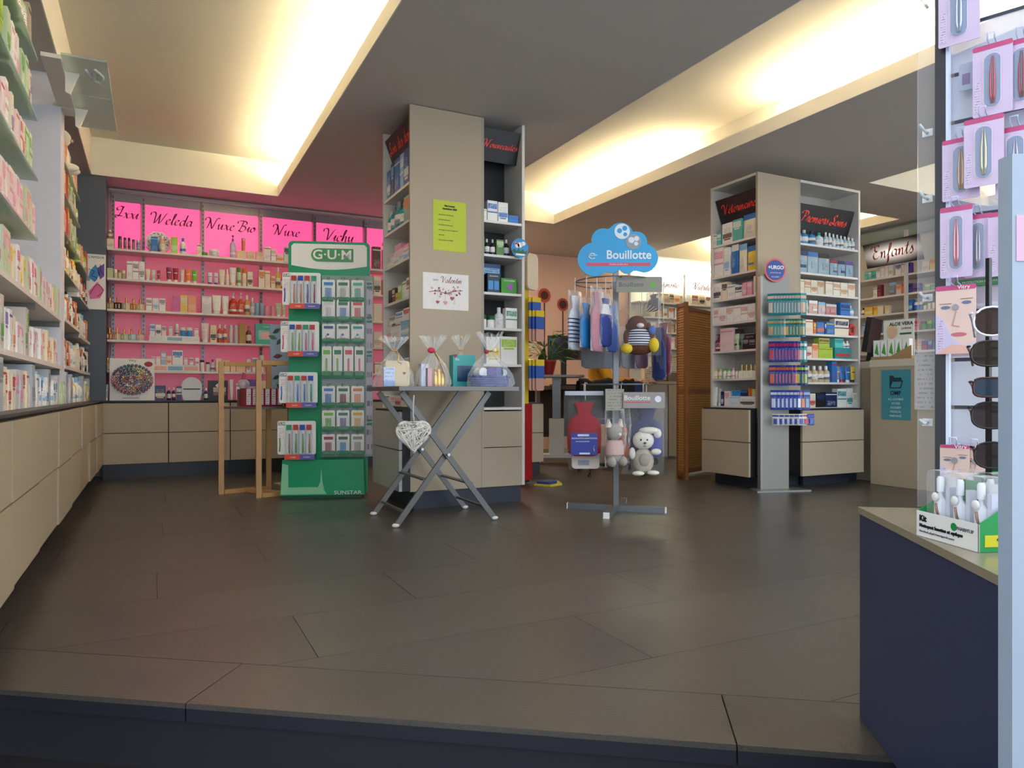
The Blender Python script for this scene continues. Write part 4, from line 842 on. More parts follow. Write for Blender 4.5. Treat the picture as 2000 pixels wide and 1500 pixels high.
for ri, (y0,y1,nn,cc) in enumerate(rows):
    for k in range(nn):
        w = (PX1-PX0)/nn*.88; x = PX0+(PX1-PX0)*(k+.5)/nn; z0, z1 = gz(y1), gz(y0); H = z1-z0-.012
        loc = ga+Matrix.Rotation(grz,3,'Z') @ Vector((x,.02,z0)); c = cc[k]
        t = thing('blister_pack', f"{cname(c)} dental blister pack, {ordn(k)} from left in {ordn(ri)} peg row of green stand", 'package', tuple(loc), grz, 'dental blister packs on the green stand'); t.rotation_euler = (0, 0, grz+random.uniform(-.04,.04))
        MB().prism(rrect(-w/2,w/2,0,H,.01,3), 0, .002).obj('card', M_whitep, t); MB().prism(rrect(-w/2,w/2,0,H*.22,.01,3), -.0012, -.0001).obj('print_band', mat('#14854a', .4), t)
        MB().box(-w*.36,w*.36,-.0012,-.0001,H*.74,H*.88).obj('logo_plate', mat('#4f7f6c' if k % 2 else c, .4), t)
        q = MB(); n5 = 5 if nn == 3 else 1
        if ri == 2: q.lathe([(.018,0),(.018,.012)], 12, (0,-.008,H*.25)); 
        else:
            for s in range(n5): xx = -w*.25+w*.5*(s+.5)/n5; q.box(xx-w*.03*(1 if n5>1 else 3),xx+w*.03*(1 if n5>1 else 3),-.010,-.002,H*.2,H*.62)
        q.obj('picks', mat(c if ri != 2 else '#f0f0f4', .35), t)
        if ri == 2: MB().prism([(-.008,H*.38),(0,H*.3),(.008,H*.38),(.006,H*.46),(-.006,H*.46)], -.022, -.0205).obj('emblem', mat(c,.4), t)
        MB().prism(rrect(-w*.42,w*.42,H*.08,H*.7,.008,3), -.014, -.0013).obj('blister', M_clear, t)
        MB().tube([(-.006,.03,H+.014),(-.006,-.012,H+.014),(-.006,-.014,H-.004),(.006,-.014,H-.004),(.006,-.012,H+.014),(.006,.03,H+.014)], .0014, 4).obj('peg_hook', M_chrome, t)
# ================================================================ WOODEN STAND BESIDE IT
M_oak = mat('#c79a63', .5, 0, .12, 22)
WA, WB, WC = Vector((.418,5.343,0)), Vector((.628,5.047,0)), Vector((.745,5.434,0)); WD = WB+(WC-WA)
WS = thing('wooden_stand', 'light oak open-frame side stand left of the green display', 'stand', tuple(WA))
def wbar(nm, a, b, w=.042, t=.03, up=(0,0,1)): MB().bar(a-WA, b-WA, w, t, up).obj(nm, M_oak, WS)
Z = lambda v, z: Vector((v.x, v.y, z))
for P in (WA, WB, WC, WD): wbar('post', Z(P,0), Z(P,.92), .042, .034)
dAC = (WC-WA).normalized()*.02
for P, Q in ((WA,WC),(WB,WD)):
    wbar('top_rail', Z(P,.905)+dAC, Z(Q,.905)-dAC, .034, .03); wbar('bottom_rail', Z(P,.014)+dAC, Z(Q,.014)-dAC, .034, .028)
wbar('cross_stretcher', Z((WA+WC)/2,.014), Z((WB+WD)/2,.014), .034, .026)
sh = [(WA.lerp(WB,.0)-WA), (WB-WA), (WD-WA), (WC-WA)]
MB().prism([(p.x,p.y) for p in sh], .592, .608, 'z').obj('shelf_board', mat('#6a625c', .5), WS)
wrz = math.atan2((WC-WA).y, (WC-WA).x)
for k in range(6):
    f = .14+k*.13
    p = WA.lerp(WB,.5)+(WC-WA)*f
    t = thing('gift_set', f'maroon gift box with white label panel, {ordn(k)} from left on wooden stand shelf', 'box', (p.x, p.y, .6085), wrz, 'maroon gift boxes on the wooden stand')
    MB().box(-.026,.018,-.05,.05,0,.125).obj('carton', mat('#96153f', .35), t); MB().box(-.02,.01,-.0512,-.0501,.012,.122).obj('label_panel', printed('#e9e2e4','#7a3a4a',0), t)
p = WA.lerp(WB,.15)+(WC-WA)*.35
t = thing('perfume_bottle', 'clear round bottle with pink stopper behind the maroon boxes', 'bottle', (p.x,p.y,.6085)); MB().box(-.04,.04,-.03,.03,0,.12).obj('stand', mat('#7a1c3e', .4), t)
MB().ball((0,0,.155),.04,.04,.036).obj('bottle', film('#e8eef4', .7), t); MB().lathe([(.012,0),(.012,.03),(.008,.05)], 10, (0,0,.185)).obj('stopper', mat('#b04a7a',.4), t)
p = WB.lerp(WA,.15)+(WC-WA)*.86
t = thing('dark_display_box', 'dark green display box with white lettering beside the maroon boxes', 'box', (p.x,p.y,.6085), wrz)
MB().box(-.06,.09,-.02,.03,0,.15).obj('carton', mat('#5a1030', .35), t); MB().box(-.06,.09,-.0212,-.0201,.11,.15).obj('header_strip', mat('#123a2a', .4), t); sans('KLORANE', .03, M_whitep, t, (.022,-.0218,.13), bold=.0006)
# pale blue leaf board leaning behind the stand
t = thing('leaf_board', 'pale blue display board with leaf print between wooden and green stands', 'display board', (.80, 5.62, 0), wrz)
MB().box(-.02,.32,0,.006,.64,1.22).obj('board', mat('#a9c4ee', .5), t); MB().box(.14,.17,.007,.02,.012,1.0).obj('prop', M_steel, t); MB().box(.05,.27,-.05,.10,0,.0119).obj('base', mat('#c8b89a', .5), t)
for x, z, s, a, c in ((.03,.55,.05,.6,'#3f6f62'),(.0,.50,.05,-.3,'#4f7f70'),(.05,.47,.045,.9,'#3f6f62'),(.04,.36,.055,.2,'#7a4a50'),(.0,.30,.05,-.5,'#5a3a44'),(.03,.2,.045,.5,'#3a5a50'),(.05,.13,.04,-.8,'#3f6f62')):
    q = [(s*math.cos(u)*.5*(1 if abs(math.cos(u))<.9 else 1.5), s*math.sin(u)*.32) for u in [2*math.pi*k/10 for k in range(10)]]
    MB().prism([(x+p*math.cos(a)-r*math.sin(a), z+.62+p*math.sin(a)+r*math.cos(a)) for p, r in q], -.0012, -.0001).obj('leaf_print', mat(c,.5), t)
MB().box(.1,.2,-.0012,-.0001,1.15,1.175).obj('logo_plate', mat('#1f3a6a', .4), t)
# ================================================================ FOLDING TABLE
TX0, TX1, TY0, TY1, TZ = 1.10, 1.775, 3.46, 4.075, .735
M_tab = mat('#6e6c69', .35, .55, .03, 12)
TB = thing('folding_table', 'grey metal folding bistro table with crossed legs', 'table', (TX0, TY0, 0)); tw, td = TX1-TX0, TY1-TY0
MB().box(0,tw,0,td,TZ-.022,TZ).obj('table_top', M_tab, TB)
F = {}
for nm, y in (('f', .14), ('b', .56)):
    ya = y; yb = y-.022
    MB().bar((.03,ya,.012),(.56,ya,TZ-.03),.030,.014,(0,1,0)).obj('leg', M_tab, TB)
    MB().bar((.58,yb,.012),(.05,yb,TZ-.03),.030,.014,(0,1,0)).obj('leg', M_tab, TB)
    for x, yy in ((.03,ya),(.58,yb)): MB().ball((x-.004 if x<.1 else x+.004,yy,.012),.022,.013,.012,10,6).obj('foot', M_edge, TB)
    o = MB().lathe([(.008,0),(.008,.012)], 10).obj('pivot_bolt', M_chrome, TB, (.305,yb-.012,.372)); o.rotation_euler = (math.pi/2,0,0)
MB().bar((.075,.14,.075),(.075,.56,.075),.012,.012).obj('cross_bar', M_tab, TB); MB().bar((.19,.14,.24),(.19,.56,.24),.03,.008).obj('cross_bar', M_tab, TB)
MB().bar((.53,.118,.075),(.53,.538,.075),.012,.012).obj('cross_bar', M_tab, TB); MB().bar((.44,.118,.21),(.44,.538,.21),.03,.008).obj('cross_bar', M_tab, TB)
# white wicker heart
t = thing('wicker_heart', 'white wicker heart hanging by a ribbon from the table edge', 'decoration', (onY(807, 3.45)[0], 3.445, zat(848, 3.66)))
hp = heart(.088, 40); M_wick = mat('#d9d3c8', .7, 0, .15, 60)
b = MB(); b.tube([(x,0,z) for x, z in hp], .007, 6, True); b.obj('heart_rim', M_wick, t)
R = random.Random(5); b = MB()
for k in range(190):
    i, j = R.randrange(40), R.randrange(40)
    if abs(i-j) < 4: continue
    (x0,z0),(x1,z1) = hp[i], hp[j]; y = R.uniform(-.014,.014); b.tube([(x0,y*.4,z0),((x0+x1)/2,y,(z0+z1)/2),(x1,y*.4,z1)], .0034, 4)
b.obj('woven_cane', M_wick, t)
MB().tube([(0,-.012,.05),(-.006,-.012,.1),(-.004,-.008,.15),(0,-.008,.20)], .004, 4).obj('ribbon', mat('#c8c6cc', .5), t); o = MB(); o.tube([(.012*math.cos(a),-.012,.045+.012*math.sin(a)) for a in [2*math.pi*k/12 for k in range(12)]], .003, 5, True); o.obj('ring', M_chrome, t)
# gifts on the table
def cello(t, rx, ry, h, hn, fan, seed):
    R = random.Random(seed); seg = 28; vs = []; prof = [(1,0),(1.02,.10),(.92,.35),(.66,.65),(.30,.88),(.13,1.0)]
    for f, z in prof:
        for k in range(seg):
            a = 2*math.pi*k/seg; w = 1+R.uniform(-.10,.10)*(z > .05)*(1+z); vs.append((rx*f*w*math.cos(a), ry*f*w*math.sin(a), hn*z))
    for s in (1,2,3):
        for k in range(seg):
            a = 2*math.pi*k/seg; f = .13+fan*s/3*(1+.35*math.sin(k*2.3)); vs.append((rx*f*math.cos(a), ry*f*math.sin(a), hn+(h-hn)*s/3*(1+R.uniform(-.2,.15))))
    n = len(prof)+3; b = MB(); b.add(vs, [(i*seg+k, i*seg+(k+1)%seg, (i+1)*seg+(k+1)%seg, (i+1)*seg+k) for i in range(n-1) for k in range(seg)])
    b.obj('cellophane', M_cello, t)
    q = MB(); q.tube([(rx*.14*math.cos(a),ry*.14*math.sin(a),hn) for a in [2*math.pi*k/12 for k in range(12)]], .004, 5, True); return q
def tabpt(px, Y): return (onY(px, Y)[0], Y, TZ+.0006)
t = thing('gift_bag', 'cellophane gift bag with beige box and gold ribbon, leftmost on folding table', 'gift', tabpt(770, 3.66))
cello(t, .105, .075, .26, .19, .55, 1).obj('gold_ribbon', M_gold, t)
MB().prism(rrect(-.055,.075,.002,.135,.014), -.03, .03).obj('beige_box', mat('#d8c49c', .5), t); MB().box(-.07,-.01,-.045,-.031,.002,.10).obj('striped_pouch', printed('#c9d6f2','#7f9fe0',1), t)
MB().prism([(p+.045,q+.07) for p, q in heart(.009)], -.0325, -.0305).obj('heart_tag', mat('#8c1f2c', .5), t); MB().tube([(0,-.01,.19),(.015,-.03,.16),(.01,-.03,.13),(.03,-.03,.12)], .004, 5).obj('ribbon_tail', M_gold, t)
t = thing('gift_bag', 'cellophane gift bag with gold bottles and red flower tag on table', 'gift', tabpt(846, 3.66))
cello(t, .095, .07, .27, .19, .6, 2).obj('gold_ribbon', M_gold, t)
for x, c, h in ((-.055,'#c8d4ea',.12),(-.03,'#e8a8b8',.10)): MB().box(x-.018,x+.018,-.015,.02,.002,h).obj('carton', mat(c,.4), t)
for x, h in ((.005,.10),(.025,.12),(.045,.09)): MB().lathe([(.012,.002),(.013,.01),(.013,h*.7),(.005,h*.8),(.007,h*.82),(.007,h)], 10, (x,-.02,0)).obj('gold_bottle', M_gold, t)
MB().box(-.035,.05,-.05,.02,.0005,.0018).obj('copper_tray', mat('#a85a38', .3, .6), t); MB().ball((-.02,-.025,.195),.022,.012,.016).obj('red_flower', mat('#c83048', .6, 0, .2, 90), t)
b = MB()
for k in range(6): b.tube([(.0,-.02,.185),(.02+.006*k,-.035,.15-.012*k),(.035+.004*k,-.03,.10-.01*k)], .0025, 4)
b.obj('curled_ribbon', M_gold, t)
t = thing('gift_box', 'teal gift box with dark window standing behind the blue basket', 'box', tabpt(893, 3.74))
MB().box(-.025,.11,0,.06,0,.18).obj('carton', mat('#3aa9a6', .4), t); MB().box(.0,.1,-.0015,-.0001,.03,.12).obj('window', mat('#2a4a6a', .2), t); sans('Bio', .02, M_whitep, t, (.0,-.002,.155)); MB().prism([(p-.012,q+.175) for p, q in heart(.011)], -.004, -.0016).obj('heart_tag', mat('#8c1f2c',.5), t)
t = thing('gift_bag', 'small cellophane bag with gold ornament behind the teal box', 'gift', tabpt(900, 3.88)); cello(t, .05,.045,.30,.215,.9,3).obj('gold_ribbon', M_gold, t); MB().ball((0,0,.16),.018,.018,.028).obj('gold_ornament', M_gold, t); MB().box(-.03,.03,-.03,.03,.001,.13).obj('carton', mat('#cbb68a', .4), t)
t = thing('gift_basket', 'blue woven basket of toiletries in cellophane at table right', 'gift', tabpt(957, 3.64))
cello(t, .135,.085,.30,.2,.42,4).obj('gold_ribbon', M_gold, t)
M_bw = mat('#3b4f9a', .6)
for z in range(5): q = MB(); q.tube([(.105*(1+.03*z)*math.cos(a),.06*(1+.03*z)*math.sin(a),.008+.012*z) for a in [2*math.pi*k/24 for k in range(24)]], .0065, 6, True); q.obj('basket_ring', M_bw, t)
q = MB()
for k in range(30): a = 2*math.pi*k/30; q.box(.106*math.cos(a)-.003,.106*math.cos(a)+.003,.062*math.sin(a)-.003,.062*math.sin(a)+.003,.002,.058)
q.obj('basket_stakes', M_bw, t); MB().lathe([(1,0),(1,.003)], 20, (0,0,.002), .1, .058).obj('basket_floor', M_bw, t)
for x, y, c, r in ((-.055,-.005,'#eef0f4',.026),(-.01,-.01,'#5a50a0',.028),(.04,-.01,'#4a58a8',.028),(.07,.01,'#c8d8ee',.02)):
    o = MB().lathe([(r,0),(r*1.02,.04),(r,.08)], 12).obj('rolled_towel', mat(c,.8), t, (x,-.03,.075)); o.rotation_euler = (-math.pi/2+.0,0,0); o.location = (x,-.035,.08)
for x, c in ((-.035,'#b02a48'),(.03,'#d8c04a'),(.015,'#efe6c0')): MB().ball((x,-.03,.195+.01*(x>0)),.014,.01,.012).obj('flower', mat(c,.6), t)
for p0, c1, h, lab in ((822,'#d8cfe8',.13,'lilac lidded carton standing behind the gold gift bag'), (815,'#d6d48a',.09,'pale yellow carton standing behind the gold gift bag')):
    x, y, z = tabpt(p0+6, 3.83 if h > .1 else 3.76); t = thing('product_carton', lab, 'box', (x,y,z)); MB().box(-.025 if h>.1 else -.02,.025 if h>.1 else .0,-.02,.02,0,h).obj('carton', mat(c1,.4), t); MB().box(-.02,.02 if h>.1 else -.001,-.0212,-.0201,h*.2,h*.7).obj('print_panel', printed(c1,'#8a7aa8',0), t)
# ================================================================ HOT-WATER-BOTTLE RACK
HX, HYy = 2.465, 3.54; DH = SN*HX+CS*HYy; faz = -TH                     # signs face the entrance
hz = lambda py: zat(py, DH)
RK = thing('hanging_rack', 'grey metal floor rack on a cross foot with blue cloud header', 'display rack', (HX, HYy, 0), faz)
M_rk = mat('#77797b', .35, .6, .03, 15)
A45 = math.pi/4+TH
for a in (A45, A45+math.pi/2):
    d = Vector((math.cos(a), math.sin(a), 0)); MB().bar(d*-.29+Vector((0,0,.017)), d*.29+Vector((0,0,.017)), .034, .034).obj('foot_bar', M_rk, RK)
    for s in (-1, 1): MB().bar(d*s*.2905+Vector((0,0,.017)), d*s*.297+Vector((0,0,.017)), .035, .035).obj('end_cap', M_whitep, RK)
MB().box(-.016,.016,-.016,.016,.034,hz(528)).obj('pole', M_rk, RK)
def ring(z, R):
    b = MB(); b.tube([(R*math.cos(a),R*math.sin(a),z) for a in [2*math.pi*k/32 for k in range(32)]], .004, 6, True); b.tube([(-R,0,z),(R,0,z)], .0035, 6); b.tube([(0,-R,z),(0,R,z)], .0035, 6); b.obj('hanging_ring', M_rk, RK)
ring(hz(552), .245); ring(hz(751), .20)
cx0 = (1207.5-1000)/FP; hxl = lambda px: (px-1204)/FP*DH
CL = []
for X, Y, r in ((1162,508,33),(1178,470,22),(1212,462,25),(1243,475,21),(1257,506,28)): CL.append((hxl(X), hz(Y), r/FP*DH))
N = 72; cxx, czz = hxl(1207), hz(505)
out = []
for k in range(N):                                          # outline of the union of circles, seen from the middle
    a = 2*math.pi*k/N; best = 0; dx, dz = math.cos(a), math.sin(a)
    for X, Zc, r in CL+[(hxl(1225),hz(520),.05),(hxl(1195),hz(515),.06)]:
        ex, ez = cxx-X, czz-Zc; bq = ex*dx+ez*dz; cq = ex*ex+ez*ez-r*r; dd = bq*bq-cq
        if dd >= 0: best = max(best, -bq+math.sqrt(dd))
    out.append((cxx+dx*best, czz+dz*best))
CB = MB().prism(out, -.028, -.020).obj('cloud_header', mat('#2aa3dc', .4), RK)
sans('Bouillotte', .072, M_whitep, CB, (hxl(1228),-.0288,hz(500)), bold=.001, sx=.94); 
b = MB(); b.tube([(hxl(1157)+.02*math.cos(a),-.029,hz(502)+.016*math.sin(a)) for a in [math.radians(q) for q in range(40, 330, 20)]], .004, 4); b.tube([(hxl(1150),-.029,hz(501)),(hxl(1167),-.029,hz(500))], .0025, 4); b.obj('emblem', M_whitep, CB)
MB().box(hxl(1146),hxl(1270),-.0295,-.0281,hz(521),hz(515)).obj('red_stripe', mat('#d8485a', .4), CB); sans('Confort et bien-être', .013, M_whitep, CB, (hxl(1208),-.0298,hz(518)))
for X, Y, r, c in ((1215,454,15,'#e8eef2'),(1237,474,15,'#9aa3a8')):
    o = MB().lathe([(r/FP*DH,0),(r/FP*DH,.002)], 20).obj('round_print', mat(c,.5), CB, (hxl(X),-.0285 if c[1]=='e' else -.0282,hz(Y))); o.rotation_euler = (math.pi/2,0,0)
for x, y, r, c in ((1210,453,5,'#2aa3dc'),(1220,448,5,'#2aa3dc'),(1221,460,4,'#2aa3dc'),(1233,471,6,'#e8eef2'),(1243,468,5,'#e8eef2'),(1242,478,4,'#e8eef2')):
    o = MB().lathe([(r/FP*DH,0),(r/FP*DH,.001)], 10).obj('dot_print', mat(c,.5), CB, (hxl(x),-.0306,hz(y))); o.rotation_euler = (math.pi/2,0,0)
Rz = Matrix.Rotation(faz, 3, 'Z'); base = Vector((HX, HYy, 0))
def hang(name, label, cat, x, y, z, rot=0, group='bagged goods on the hanging rack'):
    p = base+Rz @ Vector((x, y, z)); return thing(name, label, cat, tuple(p), faz+rot, group)
def hook(t, z0, z1, m=None):
    h = z1-z0; MB().tube([(0,0,z0),(0,0,z1-.012),(.006,0,z1-.002),(.012,0,z1-.008)], .0022, 5).obj('hook', m or M_whitep, t)
def hwb(b, w, d, h, y=0):                                   # hot-water bottle body
    pr = [(.30,0),(.48,.06),(.5,.3),(.5,.55),(.40,.70),(.2,.78),(.22,.86),(.30,.98),(.26,1)]
    b.lathe([(r*1.0, z*h) for r, z in pr], 16, (0,y,0), w, d)
def bagshell(t, w, d, h, m=None):
    b = MB(); n = 5; vs = []
    for s in (-1, 1):
        for i in range(n+1):
            for j in range(n+1):
                u, v = i/n, j/n; vs.append(((u-.5)*w, s*d/2*(math.sin(math.pi*u)*math.sin(math.pi*min(1,v*.85)))**.5*(1+.25*math.sin(7*u+5*v)), v*h))
    q = [(i*(n+1)+j, (i+1)*(n+1)+j, (i+1)*(n+1)+j+1, i*(n+1)+j+1) for i in range(n) for j in range(n)]; o = (n+1)**2
    b.add(vs, q+[tuple(k+o for k in f)[::-1] for f in q], True); return b.obj('clear_bag', m or M_bag, t)
ztop, zlow = hz(552), hz(751)
# upper ring, left side: seen edge-on
for k, (px, c, y0, y1, tilt, lab) in enumerate(((1121,'#e8e8ee',584,686,.12,'white hot-water bottle cover with navy stripes'),(1141,'#2a86c8',600,683,0,'bright blue fleece hot-water bottle'),(1160,'#b8808c',580,690,0,'dusty pink ribbed hot-water bottle'),(1178,'#2b3f86',590,680,0,'navy and white hot-water bottle'),(1194,'#4a6ab8',600,688,0,'blue hot-water bottle half hidden by plush'))):
    x = hxl(px); zb = hz(y1); H = hz(y0)-zb; y = (-.12,-.17,-.19,-.15,-.06)[k]
    t = hang('hot_water_bottle', f'{lab} in clear bag on upper ring', 'hot-water bottle', x, y, zb, math.radians(62))
    q = MB(); hwb(q, .17, .05, H); q.obj('bottle', mat(c, .9, 0, .12, 120, 0, .3), t)
    if k == 0:
        for s in range(7): MB().lathe([(.50,0),(.50,.007)], 14, (0,0,.04+s*.022), .173, .053, caps=False).obj('stripe', mat('#2a3560', .9), t)
    if k == 3: MB().lathe([(.42,0),(.24,.06)], 14, (0,0,H*.66), .18, .054, caps=False).obj('white_yoke', mat('#e0dede', .9), t)
    bagshell(t, .2, .05, H+.03); hook(t, H+.02, ztop-zb+.012)
for px, c, y0, y1, y, lab in ((1288,'#33427e',640,742,.0,'navy hot-water bottle in bag right of plush'),(1300,'#8a2848',630,732,.04,'burgundy hot-water bottle in bag, rightmost on upper ring'),(1283,'#8a8a8c',572,605,.08,'grey cloth bag top at the right of upper ring')):
    zb = hz(y1); H = hz(y0)-zb; t = hang('hot_water_bottle', lab, 'hot-water bottle', hxl(px), y, zb, math.radians(-75)); q = MB(); hwb(q, .17, .035, H); q.obj('bottle', mat(c,.9,0,.12,120,0,.3), t); bagshell(t,.2,.045,H+.02); hook(t, H, ztop-zb+.012)
# back bags filling the upper ring
for k, (px, c, y) in enumerate(((1165,'#7a7c82',.14),(1200,'#8a8c92',.16),(1240,'#9a9aa0',.15),(1262,'#7a5a6a',.12))):
    zb = hz(718); H = hz(640)-zb; t = hang('hot_water_bottle', f'{cname(c)} bagged bottle at back of upper ring, {ordn(k)} from left', 'hot-water bottle', hxl(px), y, zb, .3*k); q = MB(); hwb(q,.15,.04,H); q.obj('bottle', mat(c,.9), t); bagshell(t,.18,.05,H+.02); hook(t,H,ztop-zb+.012)
# plush monkey in a striped jumper, bagged with header card
M_brn = mat('#5a3422', .95, 0, .2, 120, 0, .6); M_yel = mat('#d9b92e', .95, 0, .15, 120, 0, .5)
zb = hz(697); x = hxl(1238); t = hang('plush_toy', 'brown plush bear in striped jumper inside clear bag with grey header card', 'toy', x, -.20, zb)
sc = DH/FP
b = MB(); b.ball((-.01,0,.175),.058,.04,.05); b.ball((-.058,0,.16),.02,.014,.024); b.ball((.05,0,.165),.018,.014,.022); b.ball((0,0,.045),.085,.045,.045); b.ball((-.07,-.01,.10),.022,.02,.045); b.ball((.065,-.01,.12),.022,.02,.045); b.obj('body', M_brn, t)
MB().lathe([(.068,.055),(.072,.09),(.062,.125),(.04,.145)], 18, (-.005,-.004,0), 1, .72).obj('jumper', mat('#d8d6da', .9), t)
for s in range(6): MB().lathe([(.0735-abs(s-1.5)*.0025,0),(.0735-abs(s-1.5)*.0025,.006)], 18, (-.005,-.004,.058+s*.014), 1, .73, caps=False).obj('jumper_stripe', mat('#2b3050', .9), t)
MB().ball((0,-.04,.165),.022,.016,.014).obj('muzzle', mat('#cfc6c4', .9), t); MB().ball((-.075,-.03,.035),.034,.03,.03).obj('foot', M_yel, t); MB().ball((.078,-.03,.055),.03,.03,.042).obj('foot', M_yel, t); MB().ball((.07,-.02,.14),.022,.02,.026).obj('blue_paw', mat('#4a6ab0', .9,0,.2,100), t)
q = MB()
for k in range(13): a = math.radians(30+k*10); q.tube([(.02*math.cos(a),-.01,.215),(.13*math.cos(a),-.012,.21+.085*math.sin(a)*1.0)], .0012, 4)
q.obj('gold_ties', mat('#d8c68a', .4), t)
hc = MB().box(-.13,.13,-.002,.002,hz(580)-zb,hz(551)-zb).obj('header_card', mat('#8f8a7c', .5), t); sans('Bouillotte', .036, mat('#5a5f58', .5), hc, (-.045,-.0026,(hz(566)-zb))); o = MB().lathe([(.017,0),(.017,.001)], 14).obj('round_print', mat('#6aa84a',.5), hc, (.075,-.0022,hz(567)-zb)); o.rotation_euler = (math.pi/2,0,0); MB().box(-.1,.02,-.0028,-.002,hz(576)-zb,hz(575)-zb).obj('green_line', mat('#6aa84a'), hc)
bagshell(t, .25, .10, hz(580)-zb); hook(t, hz(552)-zb, ztop-zb+.012)
# lower ring
zb = hz(886); x = hxl(1137); t = hang('hot_water_bottle', 'red fleece hot-water bottle with navy label in clear bag on lower ring', 'hot-water bottle', x, -.16, zb)
H = hz(785)-zb; q = MB(); hwb(q, .195, .05, H); q.obj('bottle', mat('#9a1524', .95, 0, .15, 90, 0, .5), t)
lb = MB().box(-.078,.072,-.031,-.028,.008,.135).obj('label', mat('#27348a', .45), t); sans('BOUILLOTTE CAOUTCHOUC', .011, M_whitep, lb, (0,-.0316,.103)); sans('avec housse polaire', .010, M_whitep, lb, (-.012,-.0316,.086), shear=.2); MB().box(-.04,.025,-.032,-.0311,.115,.127).obj('logo_plate', mat('#c8ccd6',.4), lb); MB().box(-.03,.03,-.032,-.0311,.012,.022).obj('logo_plate', mat('#c8ccd6',.4), lb)
q = MB(); q.tube([(.045,-.0318,.014),(.055,-.0318,.03),(.05,-.0318,.05),(.056,-.0318,.062)], .003, 4); q.obj('bird_print', M_whitep, lb)
bagshell(t, .235, .09, hz(768)-zb+.01); MB().box(-.11,.11,-.003,.003,hz(772)-zb,hz(764)-zb).obj('header_strip', mat('#b9bcc4',.5), t); hook(t, hz(766)-zb, zlow-zb+.012)
t = hang('bagged_cushion', 'pale cloth pack in clear bag behind the red hot-water bottle', 'package', hxl(1142), -.08, hz(912)); MB().prism(rrect(-.08,.08,0,.10,.02), -.02, .02).obj('cushion', mat('#cfc4ba', .8), t); MB().box(-.045,.02,-.0215,-.0201,.02,.05).obj('label', mat('#8f929c',.5), t); bagshell(t,.2,.06,.40); hook(t,.40,zlow-hz(912)+.012)
zb = hz(905); t = hang('plush_toy', 'grey plush cat with pale ears in narrow clear bag on lower ring', 'toy', hxl(1193), -.19, zb, math.radians(38)); M_gry = mat('#a39c92', .95, 0, .15, 120, 0, .5)
b = MB(); b.ball((0,0,.20),.05,.04,.05); b.ball((0,0,.09),.055,.04,.07); b.ball((-.045,-.02,.03),.025,.03,.03); b.ball((.045,-.02,.03),.025,.03,.03); b.obj('body', M_gry, t)
for s in (-1,1): MB().prism([(s*.045-.02,.225),(s*.045+.02,.225),(s*.05,.272)], -.008, .008).obj('ear', mat('#d8d0c0',.9), t)
MB().lathe([(.057,.07),(.058,.12),(.045,.15)], 16, (0,-.002,0), 1, .78).obj('pink_shirt', mat('#c8a8a2', .9), t); MB().ball((0,-.04,.185),.012,.01,.009).obj('muzzle', mat('#e0dad0',.9), t)
MB().box(-.075,.075,-.002,.002,hz(800)-zb,hz(760)-zb).obj('header_card', printed('#8f8a7a','#6a6658',0), t); bagshell(t,.16,.10,hz(798)-zb); hook(t,hz(761)-zb,zlow-zb+.012)
t = hang('plush_toy', 'orange plush toy in bag between grey cat and white rabbit', 'toy', hxl(1212), -.05, hz(905), .6); b = MB(); b.ball((0,0,.08),.05,.04,.075); b.ball((0,0,.19),.042,.035,.042); b.obj('body', mat('#cf6a2a', .95,0,.15,100,0,.5), t); MB().ball((0,-.03,.18),.014,.012,.01).obj('muzzle', mat('#e8d8c8',.9), t); bagshell(t,.14,.09,.40); hook(t,.40,zlow-hz(905)+.012)
zb = hz(920); t = hang('plush_toy', 'white plush rabbit with folded ear in clear bag, right on lower ring', 'toy', hxl(1248), -.16, zb); M_wh = mat('#e3ddce', .95, 0, .08, 120, 0, .5)
b = MB(); b.ball((0,0,.075),.062,.045,.075); b.obj('body', mat('#b3a898', .95,0,.12,120,0,.5), t); MB().ball((0,-.038,.085),.032,.014,.038).obj('belly', mat('#a0968a',.95), t)
b = MB(); b.ball((0,-.005,.195),.062,.05,.055); b.ball((-.066,-.02,.12),.018,.02,.035); b.ball((.07,-.02,.13),.03,.02,.018); b.ball((-.035,-.04,.008),.035,.03,.014); b.ball((.05,-.04,.012),.035,.03,.014); b.obj('head_and_paws', M_wh, t)
b = MB(); b.ball((.03,-.02,.252),.058,.03,.02); b.ball((.078,-.025,.235),.022,.02,.028); b.obj('folded_ear', M_wh, t)
for s in (-1,1): MB().ball((s*.018-.004,-.053,.2),.005,.003,.006,8,6).obj('eye', M_blackp, t)
MB().ball((0,-.058,.182),.009,.004,.006,8,6).obj('nose', mat('#4a4440'), t); q = MB(); q.tube([(-.01,-.056,.166),(0,-.058,.162),(.01,-.056,.166)], .0012, 4); q.tube([(0,-.058,.178),(0,-.058,.163)], .0012, 4); q.obj('mouth', mat('#4a4440'), t)
hc = MB().box(-.115,.125,-.002,.002,hz(796)-zb,hz(766)-zb).obj('header_card', mat('#97908a',.5), t); sans('Bouillotte', .038, M_whitep, hc, (-.035,-.0028,hz(777)-zb)); MB().box(-.11,.04,-.0028,-.002,hz(786)-zb,hz(784.5)-zb).obj('red_line', mat('#c83a4a'), hc); o = MB().lathe([(.019,0),(.019,.001)], 14).obj('round_print', mat('#dfe4e8',.5), hc, (.085,-.0022,hz(779)-zb)); o.rotation_euler = (math.pi/2,0,0)
bagshell(t,.24,.13,hz(796)-zb); hook(t,hz(767)-zb,zlow-zb+.012)
